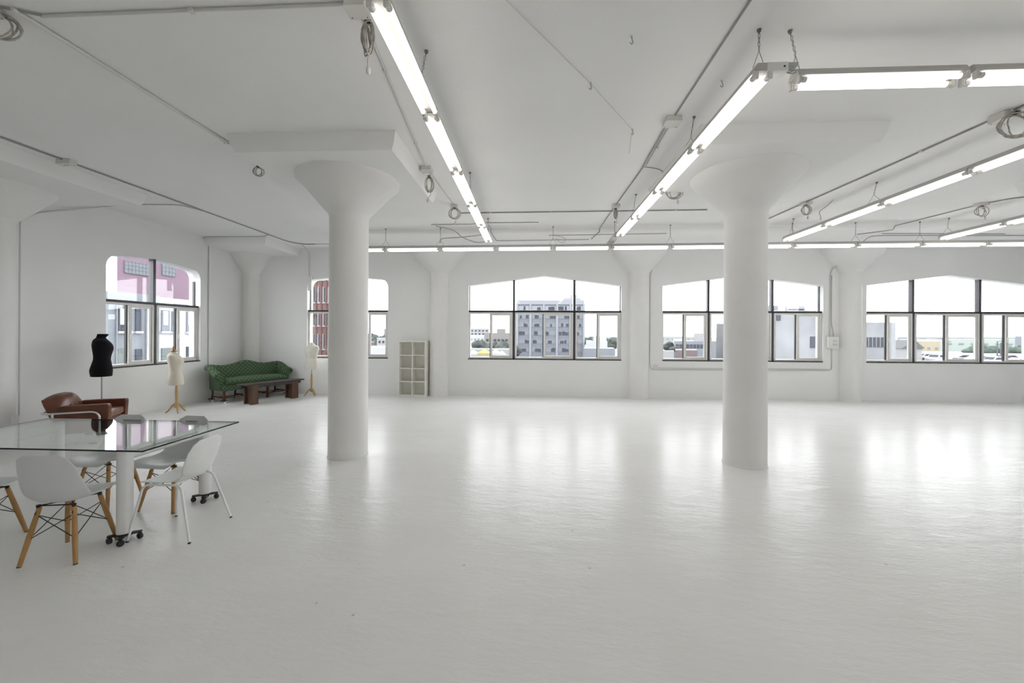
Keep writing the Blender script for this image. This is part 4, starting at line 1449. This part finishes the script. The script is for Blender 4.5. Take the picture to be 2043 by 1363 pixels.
# right part of window 2
B, h_, H_ = building('warehouse', 'white warehouse with a dark opening right of the tower', 1169, 1212, 681, 170, 25, M_ROOFW)
win_grid(B, [-2.2], [H_ - 4.0], 2.4, 1.3, M_TGLASSW)
MB().box(-.8, 4.6, 3, 10, H_, H_ + 2.0).build('roof_hut', M_ROOFW, B)
B, h_, H_ = building('grey_shed', 'grey metal shed in front of the warehouse', 1165, 1227, 695.5, 110, 10, M_GREYB)
B, h_, H_ = building('red_shed', 'small dull red shed at the right end of the second window', 1233, 1246, 696, 120, 8, M_REDB)
B, h_, H_ = building('pale_building', 'long pale building on the skyline right of the tower', 1180, 1250, 672.5, 420, 20, M_PALEB)
win_grid(B, [-14 + 4 * k for k in range(8)], [H_ - 2.5], 2, 1.4, M_PALEWIN)

# window 3
B, h_, H_ = building('flat_roof_block', 'low grey block with a strip of windows in the third window', 1345, 1440, 681, 150, 25, M_GREYB)
win_grid(B, [-7.4 + 1.25 * k for k in range(10)], [H_ - 1.9], 1.0, 1.5, M_TGLASSW)
MB().box(1.6, 5.2, 2, 8, H_, H_ + 2.9).build('roof_hut', M_PALEB, B)
B, h_, H_ = building('brown_shed', 'dull brown shed low in the third window', 1347, 1392, 699, 108, 10, M_REDB)
B, h_, H_ = building('white_cube_building', 'small white building at the left of the third window', 1343, 1362, 677, 190, 12, M_ROOFW)
B, h_, H_ = building('low_white_shed', 'low white shed at the left edge of the third window', 1315, 1345, 700, 104, 2.5, M_PALEB)
B, h_, H_ = building('far_city_block', 'pale city blocks on the skyline of the third window', 1318, 1420, 672, 480, 20, M_PALEB)
win_grid(B, [-27 + 6 * k for k in range(10)], [H_ - 3], 3, 1.6, M_PALEWIN)
tree('dark street tree left in the third window', 1335, 679, 170, 2.6)
tree('small street tree lower left in the third window', 1344, 690, 120, 1.3)
B, h_, H_ = building('concrete_building', 'stained concrete building filling the right of the third window', 1503, 1655, 619.5, 42, 18, M_CONC)
X0 = B.location.x
p = at(1516, 608.5, 42); p2 = at(1617, 608.5, 42)
MB().box(p.x - X0, p2.x - X0, .8, 4, H_, p.z - GZ).build('upper_storey', M_CONC2, B)
win_grid(B, [at(1625, 683, 42).x - X0], [at(1625, 683, 42).z - GZ], .85, 1.15, M_TGLASSW)
win_grid(B, [at(1553, 628, 42).x - X0], [at(1553, 634, 42).z - GZ], .4, .6, M_TGLASSW)
MB().box(at(1553, 615, 42).x - X0 - .25, at(1553, 615, 42).x - X0 + .25, .5, .82, H_ + .05, H_ + .5).build('vent_cover', M_TGLASSW, B)
MB().box(at(1583, 615, 42).x - X0, at(1612, 615, 42).x - X0, .55, .82, H_ + .08, H_ + .2).build('ledge', M_TGLASSW, B)
B, h_, H_ = building('concrete_annex', 'lower concrete annex at the middle of the third window', 1429, 1512, 646, 61, 12, M_CONC)

# window 4
B, h_, H_ = building('concrete_block', 'grey concrete building with a dark window band at the left of the end window', 1722, 1779, 643.5, 58, 16, M_CONC)
X0 = B.location.x
q0, q1 = at(1724, 673, 58), at(1770, 693, 58)
f = MB().box(q0.x - X0, q1.x - X0, -.08, .02, q1.z - GZ, q0.z - GZ).build('window_band', M_TGLASSW, B)
mm = MB()
for k in range(1, 6):
    x = q0.x - X0 + (q1.x - q0.x) * k / 6
    mm.box(x - .04, x + .04, -.12, -.06, q1.z - GZ, q0.z - GZ)
mm.build('window_bars', M_CONC, f)
MB().box(h_, h_ + .55, 0, 2, 0, H_).build('corner_pier', M_CONC2, B)
MB().tube([(h_ - 2.3, 1, H_), (h_ - 2.3, 1, H_ + .8)], .03, 6).build('roof_aerial', M_DROOF, B)
# pitched roof
p0, p1, pa = at(1795, 695, 80), at(1842, 695, 80), at(1822, 679, 80)
B = thing('pitched_roof_shed', 'small shed with a dark grey pitched roof in the end window', 'shed', ((p0.x + p1.x) / 2, 80, GZ))
hx_ = (p1.x - p0.x) / 2
MB().box(-hx_ * .9, hx_ * .9, 0, 8, 0, p0.z - GZ).build('wall', M_PALEB, B)
MB().prism([(-hx_, p0.z - GZ), (hx_, p0.z - GZ), (pa.x - B.location.x, pa.z - GZ)], -.4, 8.4).build('roof', M_DROOF, B)
B, h_, H_ = building('yellow_building', 'pale yellow building in the middle distance of the end window', 1800, 1876, 681, 230, 20, M_YELB)
win_grid(B, [-8 + 4 * k for k in range(5)], [H_ - 4], 1.6, 1.4, M_PALEWIN)
B, h_, H_ = building('long_white_roof', 'long white roofed building beyond the yellow building', 1795, 1880, 677.5, 300, 20, M_ROOFW)
B, h_, H_ = building('far_green_building', 'pale distant building behind the hedge', 1890, 2060, 677, 330, 20, mat('pale_green_render', (.23, .26, .24), .9, scale=.1))
win_grid(B, [-30 + 9 * k for k in range(8)], [H_ - 4], 4, 1.5, M_PALEWIN)
B, h_, H_ = building('skyline_block', 'long low skyline across the end window', 1790, 2200, 673.5, 700, 20, M_HILL)
win_grid(B, [-150 + 30 * k for k in range(11)], [H_ - 3], 12, 2, M_PALEWIN)
B, h_, H_ = building('grey_skyline_block', 'grey block on the skyline at the right edge of the photo', 2025, 2075, 671, 260, 20, M_GREYB)
# hedge
hp0, hp1 = at(1928, 690, 122), at(2100, 690, 122)
hb = MB(); rr = random.Random(5)
nx = 26
for k in range(nx):
    x = hp0.x + (hp1.x - hp0.x) * k / (nx - 1)
    r = .8 + .15 * k if k < 3 else rr.uniform(1.3, 1.6)
    blob(hb, (x, 122 + rr.uniform(-.8, .8), DK + r * .55), r, 'h%d' % k, 10, 7)
tag(hb.build('hedge', M_HEDGE, smooth=80), 'long green hedge behind the parked cars', 'hedge')


def make_car(m):
    root = thing('parked_car', None, 'car')
    prof = [(-2.2, .35), (-2.25, .62), (-2.1, .85), (-1.35, .93), (-.75, 1.38), (.55, 1.42), (1.35, .98), (2.15, .84), (2.25, .55), (2.2, .32)]
    rings = []
    for y, k in ((-.85, .93), (-.8, 1.0), (.8, 1.0), (.85, .93)):
        rings.append([(x * (1 if k == 1 else .985), y * (1 if z < .95 else .84), z * (1 if z < .9 else (1 if k == 1 else .97))) for x, z in prof])
    MB().loft(rings).build('car_body', m, root, smooth=40, bevel=.03)
    for s in (-1, 1):
        w = MB()
        w.prism([(-1.2, .95), (-.72, 1.32), (-.12, 1.34), (-.12, .96)], s * .815 - .012, s * .815 + .012)
        w.prism([(-.04, .96), (-.04, 1.34), (.5, 1.35), (1.1, .99)], s * .815 - .012, s * .815 + .012)
        w.build('side_window', M_TGLASSW, root)
        for x in (-1.38, 1.42):
            A = Matrix.Translation((x, s * .76, .33)) @ Matrix.Rotation(PI / 2, 4, 'X')
            MB().lathe([(.12, -.1), (.31, -.1), (.33, -.06), (.33, .06), (.31, .1), (.12, .1)], 18, M=A).build('wheel', M_BLACKRUB, root, smooth=40)
    MB().add([(-1.33, -.66, .965), (-1.33, .66, .965), (-.79, .6, 1.36), (-.79, -.6, 1.36), (-1.36, -.66, .95), (-1.36, .66, .95), (-.83, .6, 1.375), (-.83, -.6, 1.375)],
             [(0, 1, 2, 3), (7, 6, 5, 4), (0, 4, 5, 1), (1, 5, 6, 2), (2, 6, 7, 3), (3, 7, 4, 0)]).build('windscreen', M_TGLASSW, root)
    return root


cw, cg, cd = make_car(M_CARW), make_car(M_CARG), make_car(M_CARD)
used = set()
for (px, Y, m, rz, lab) in ((1846, 84, 'w', .1, 'white car parked leftmost on the deck outside the end window'), (1868, 80, 'w', .5, 'white car parked second on the deck, beside the lamp post'),
                            (1903, 70, 'w', 2.9, 'near white car in front of the silver car on the deck'), (1921, 80, 'g', 3.0, 'silver car with dark windows behind the near white car'),
                            (1950, 76, 'w', 3.0, 'white car left of the hedge on the deck'), (1985, 73, 'w', .15, 'white car under the window stile at the right'),
                            (2010, 80, 'd', .1, 'dark car in front of the hedge on the deck'), (2034, 70, 'w', 3.1, 'white car cut by the right edge of the photo')):
    src = {'w': cw, 'g': cg, 'd': cd}[m]
    o = src if m not in used else copy_tree(src)
    used.add(m)
    p = at(px, 700, Y)
    o.location = (p.x, Y, DK); o.rotation_euler = (0, 0, rz)
    tag(o, lab, 'car', 'cars on the parking deck')
for (px, yt, Y, lab) in ((1886, 682, 76, 'lamp post left of the window stile on the deck'), (1990, 681, 92, 'left lamp post of the two before the hedge'), (1997, 684, 84, 'right lamp post of the two before the hedge')):
    p = at(px, yt, Y)
    r = thing('lamp_post', lab, 'lamp post', (p.x, Y, DK))
    h = p.z - DK
    MB().tube([(0, 0, 0), (0, 0, h)], .1, 8, radii=[.14, .09]).build('post', M_DROOF, r, smooth=50)
    MB().tube([(0, 0, h - .05), (.55, 0, h)], .035, 6).build('lamp_arm', M_DROOF, r)
    MB().box(.45, .95, -.1, .1, h - .04, h + .06).build('lamp_head', M_DROOF, r)

# window 1: brick tower on the left, low city on the right
B, h_, H_ = building('brick_building', 'red brick building with tall windows seen left of the left column', 621, 690, 540, 66, 20, M_BRICK)
X0 = B.location.x
for k in range(7):
    x = at(621 + 10.2 * k, 600, 66).x - X0
    MB().box(x - .13, x + .13, -.22, .02, 0, H_).build('pier', M_BRICKD if k else M_STONE, B)
for k in range(6):
    x = at(626.2 + 10.2 * k, 600, 66).x - X0
    for zt, zb in ((528, 559), (572.5, 604), (619, 650.5), (666.5, 697)):
        z1_, z0_ = at(640, zt, 66).z - GZ, at(640, zb, 66).z - GZ
        f = MB().box(x - .24, x + .24, -.08, .02, z0_, z1_).build('window', M_STONE, B)
        MB().box(x - .02, x + .2, -.11, -.06, z0_ + .12, z1_ - .05).build('pane', M_TGLASSW, f)
        MB().box(x - .3, x + .3, -.16, .02, z0_ - .14, z0_).build('window_ledge', M_STONE, B)
B, h_, H_ = building('white_lot_building', 'white flat roofed building low in the arched back window', 738, 790, 693, 130, 14, M_ROOFW)
B, h_, H_ = building('brick_shed', 'small reddish shed beside the trees in the arched window', 720, 747, 683, 170, 10, M_REDB)
B, h_, H_ = building('pale_apartment', 'pale apartment block at the right of the arched window', 752, 785, 675, 210, 12, M_PALEB)
win_grid(B, [-3 + 2 * k for k in range(4)], [H_ - 2, H_ - 5], 1.1, 1.3, M_TGLASSW)
B, h_, H_ = building('far_tower', 'grey far tower at the right edge of the arched window', 766, 790, 656, 480, 15, M_GREYB)

# left window: building across the alley
AXF = -19.0
ab = thing('alley_building', 'grey and white building with blinds across the alley outside the left window', 'building', (AXF, 18, GZ))


def abox(y0, y1, z0, z1, m, name, dx=0.0, th=.1, parent=None):
    return MB().box(dx - th if dx <= 0 else -.02, dx if dx > 0 else .0, y0 - 18, y1 - 18, z0 - GZ, z1 - GZ).build(name, m, parent or ab)


Y0, Y1, ZR = 14.0, 21.9, 3.35
Ysplit = atx(318, 640, AXF).y
abox(10.5, Ysplit, GZ, 3.47, M_GREYW, 'grey_wall', 0, 8)
abox(Ysplit, 26, GZ, 3.40, M_WHITEW, 'white_wall', 0.0, 8)
abox(10.4, 26, 3.05, 3.12, M_GREYW, 'parapet_band', .06)
yf = atx(378, 640, AXF).y
abox(yf, 26, GZ, 2.75, M_GREYW, 'grey_bay', .05)
for (xa, xb, ya, yb, m, blind) in ((234, 258, 614, 661, M_TGLASSW, True), (269, 279, 616, 661, M_TGLASSW, False), (233, 258, 697, 740, M_GREENWIN, False), (269, 281, 697, 740, M_TGLASSW, False),
                                   (321, 336, 619, 661, M_PALEWIN, True), (342, 356, 621, 662, M_PALEWIN, True), (371, 383, 622, 662, M_PALEWIN, True),
                                   (321, 356, 695, 735, M_GREENWIN, False), (371, 393, 692, 715, M_TGLASSW, False)):
    a, b = atx(xa, ya, AXF), atx(xb, yb, AXF)
    f = abox(a.y, b.y, b.z, a.z, m, 'window', .07)
    if blind:
        zb = a.z - (a.z - b.z) * .72
        abox(a.y + .05, (a.y + b.y) / 2 + (b.y - a.y) * .22, zb, a.z - .03, M_WHITEW, 'blind', .1, parent=ab)
    abox(a.y - .06, b.y + .06, b.z - .1, b.z, M_WHITEW, 'window_ledge', .14)
for yp in (230, 290, 305):
    y = atx(yp, 650, AXF).y
    MB().tube([(.08, y - 18, 0), (.08, y - 18, 2.9 - GZ)], .035, 6).build('drain_pipe', M_GREYW, ab)
pk = thing('pink_building', 'faded pink building rising behind the alley roofline', 'building', (-30, 30, GZ))
XF = -30.0
pa = atx(233.5, 540, XF).y
pe = atx(378, 560, XF).y
foot = [(0, pa - 30), (-12, pa - 30 + 12 * pa / 30), (-12, pe - 30 + 6), (0, pe - 30)]
MB().loft([[(x, y, z) for x, y in foot] for z in (0, 12 - GZ)]).build('wall', M_PINK, pk)
for (xa, xb, ya, yb) in ((248, 303, 520, 549), (323, 349, 524, 550)):
    a, b = atx(xa, ya, XF), atx(xb, yb, XF)
    f = MB().box(-.05, .06, a.y - 30, b.y - 30, b.z - GZ - .1, a.z - GZ).build('window', M_PALEWIN, pk)
    mm = MB()
    nn = 8 if xb - xa > 40 else 4
    for k in range(nn + 1):
        y = a.y - 30 + (b.y - a.y) * k / nn
        mm.box(.05, .09, y - .025, y + .025, b.z - GZ - .1, a.z - GZ)
    for k in range(4):
        z = b.z - GZ - .1 + (a.z - b.z + .1) * k / 3
        mm.box(.05, .09, a.y - 30, b.y - 30, z - .025, z + .025)
    mm.build('window_bars', M_GREYW, f)
wt = thing('white_annex', 'white flank wall beside the pink building', 'building', (-30, pe, GZ))
MB().loft([[(0, .05, z), (-12, 6.05, z), (-12, 16, z), (0, 16, z)] for z in (0, 9 - GZ)]).build('wall', M_WHITEW, wt)

# ------------------------------------------------------------------ overcast sky
w = bpy.data.worlds.new('overcast_sky')
sc.world = w
w.use_nodes = True
bg = w.node_tree.nodes['Background']
bg.inputs['Color'].default_value = (.965, .975, 1.0, 1)
bg.inputs['Strength'].default_value = 5.1

# ------------------------------------------------------------------ view and sampling
sc.view_settings.view_transform = 'Standard'
sc.view_settings.look = 'None'
sc.view_settings.exposure = 0.35
sc.view_settings.gamma = 1.0
sc.view_settings.use_curve_mapping = False
cy = sc.cycles
cy.use_denoising = True
cy.use_light_tree = False
cy.max_bounces = 12
cy.use_adaptive_sampling = True
cy.adaptive_threshold = .02
cy.diffuse_bounces = 6
cy.glossy_bounces = 6
cy.transparent_max_bounces = 32
cy.caustics_reflective = False
cy.caustics_refractive = False
cy.sample_clamp_indirect = 6.0
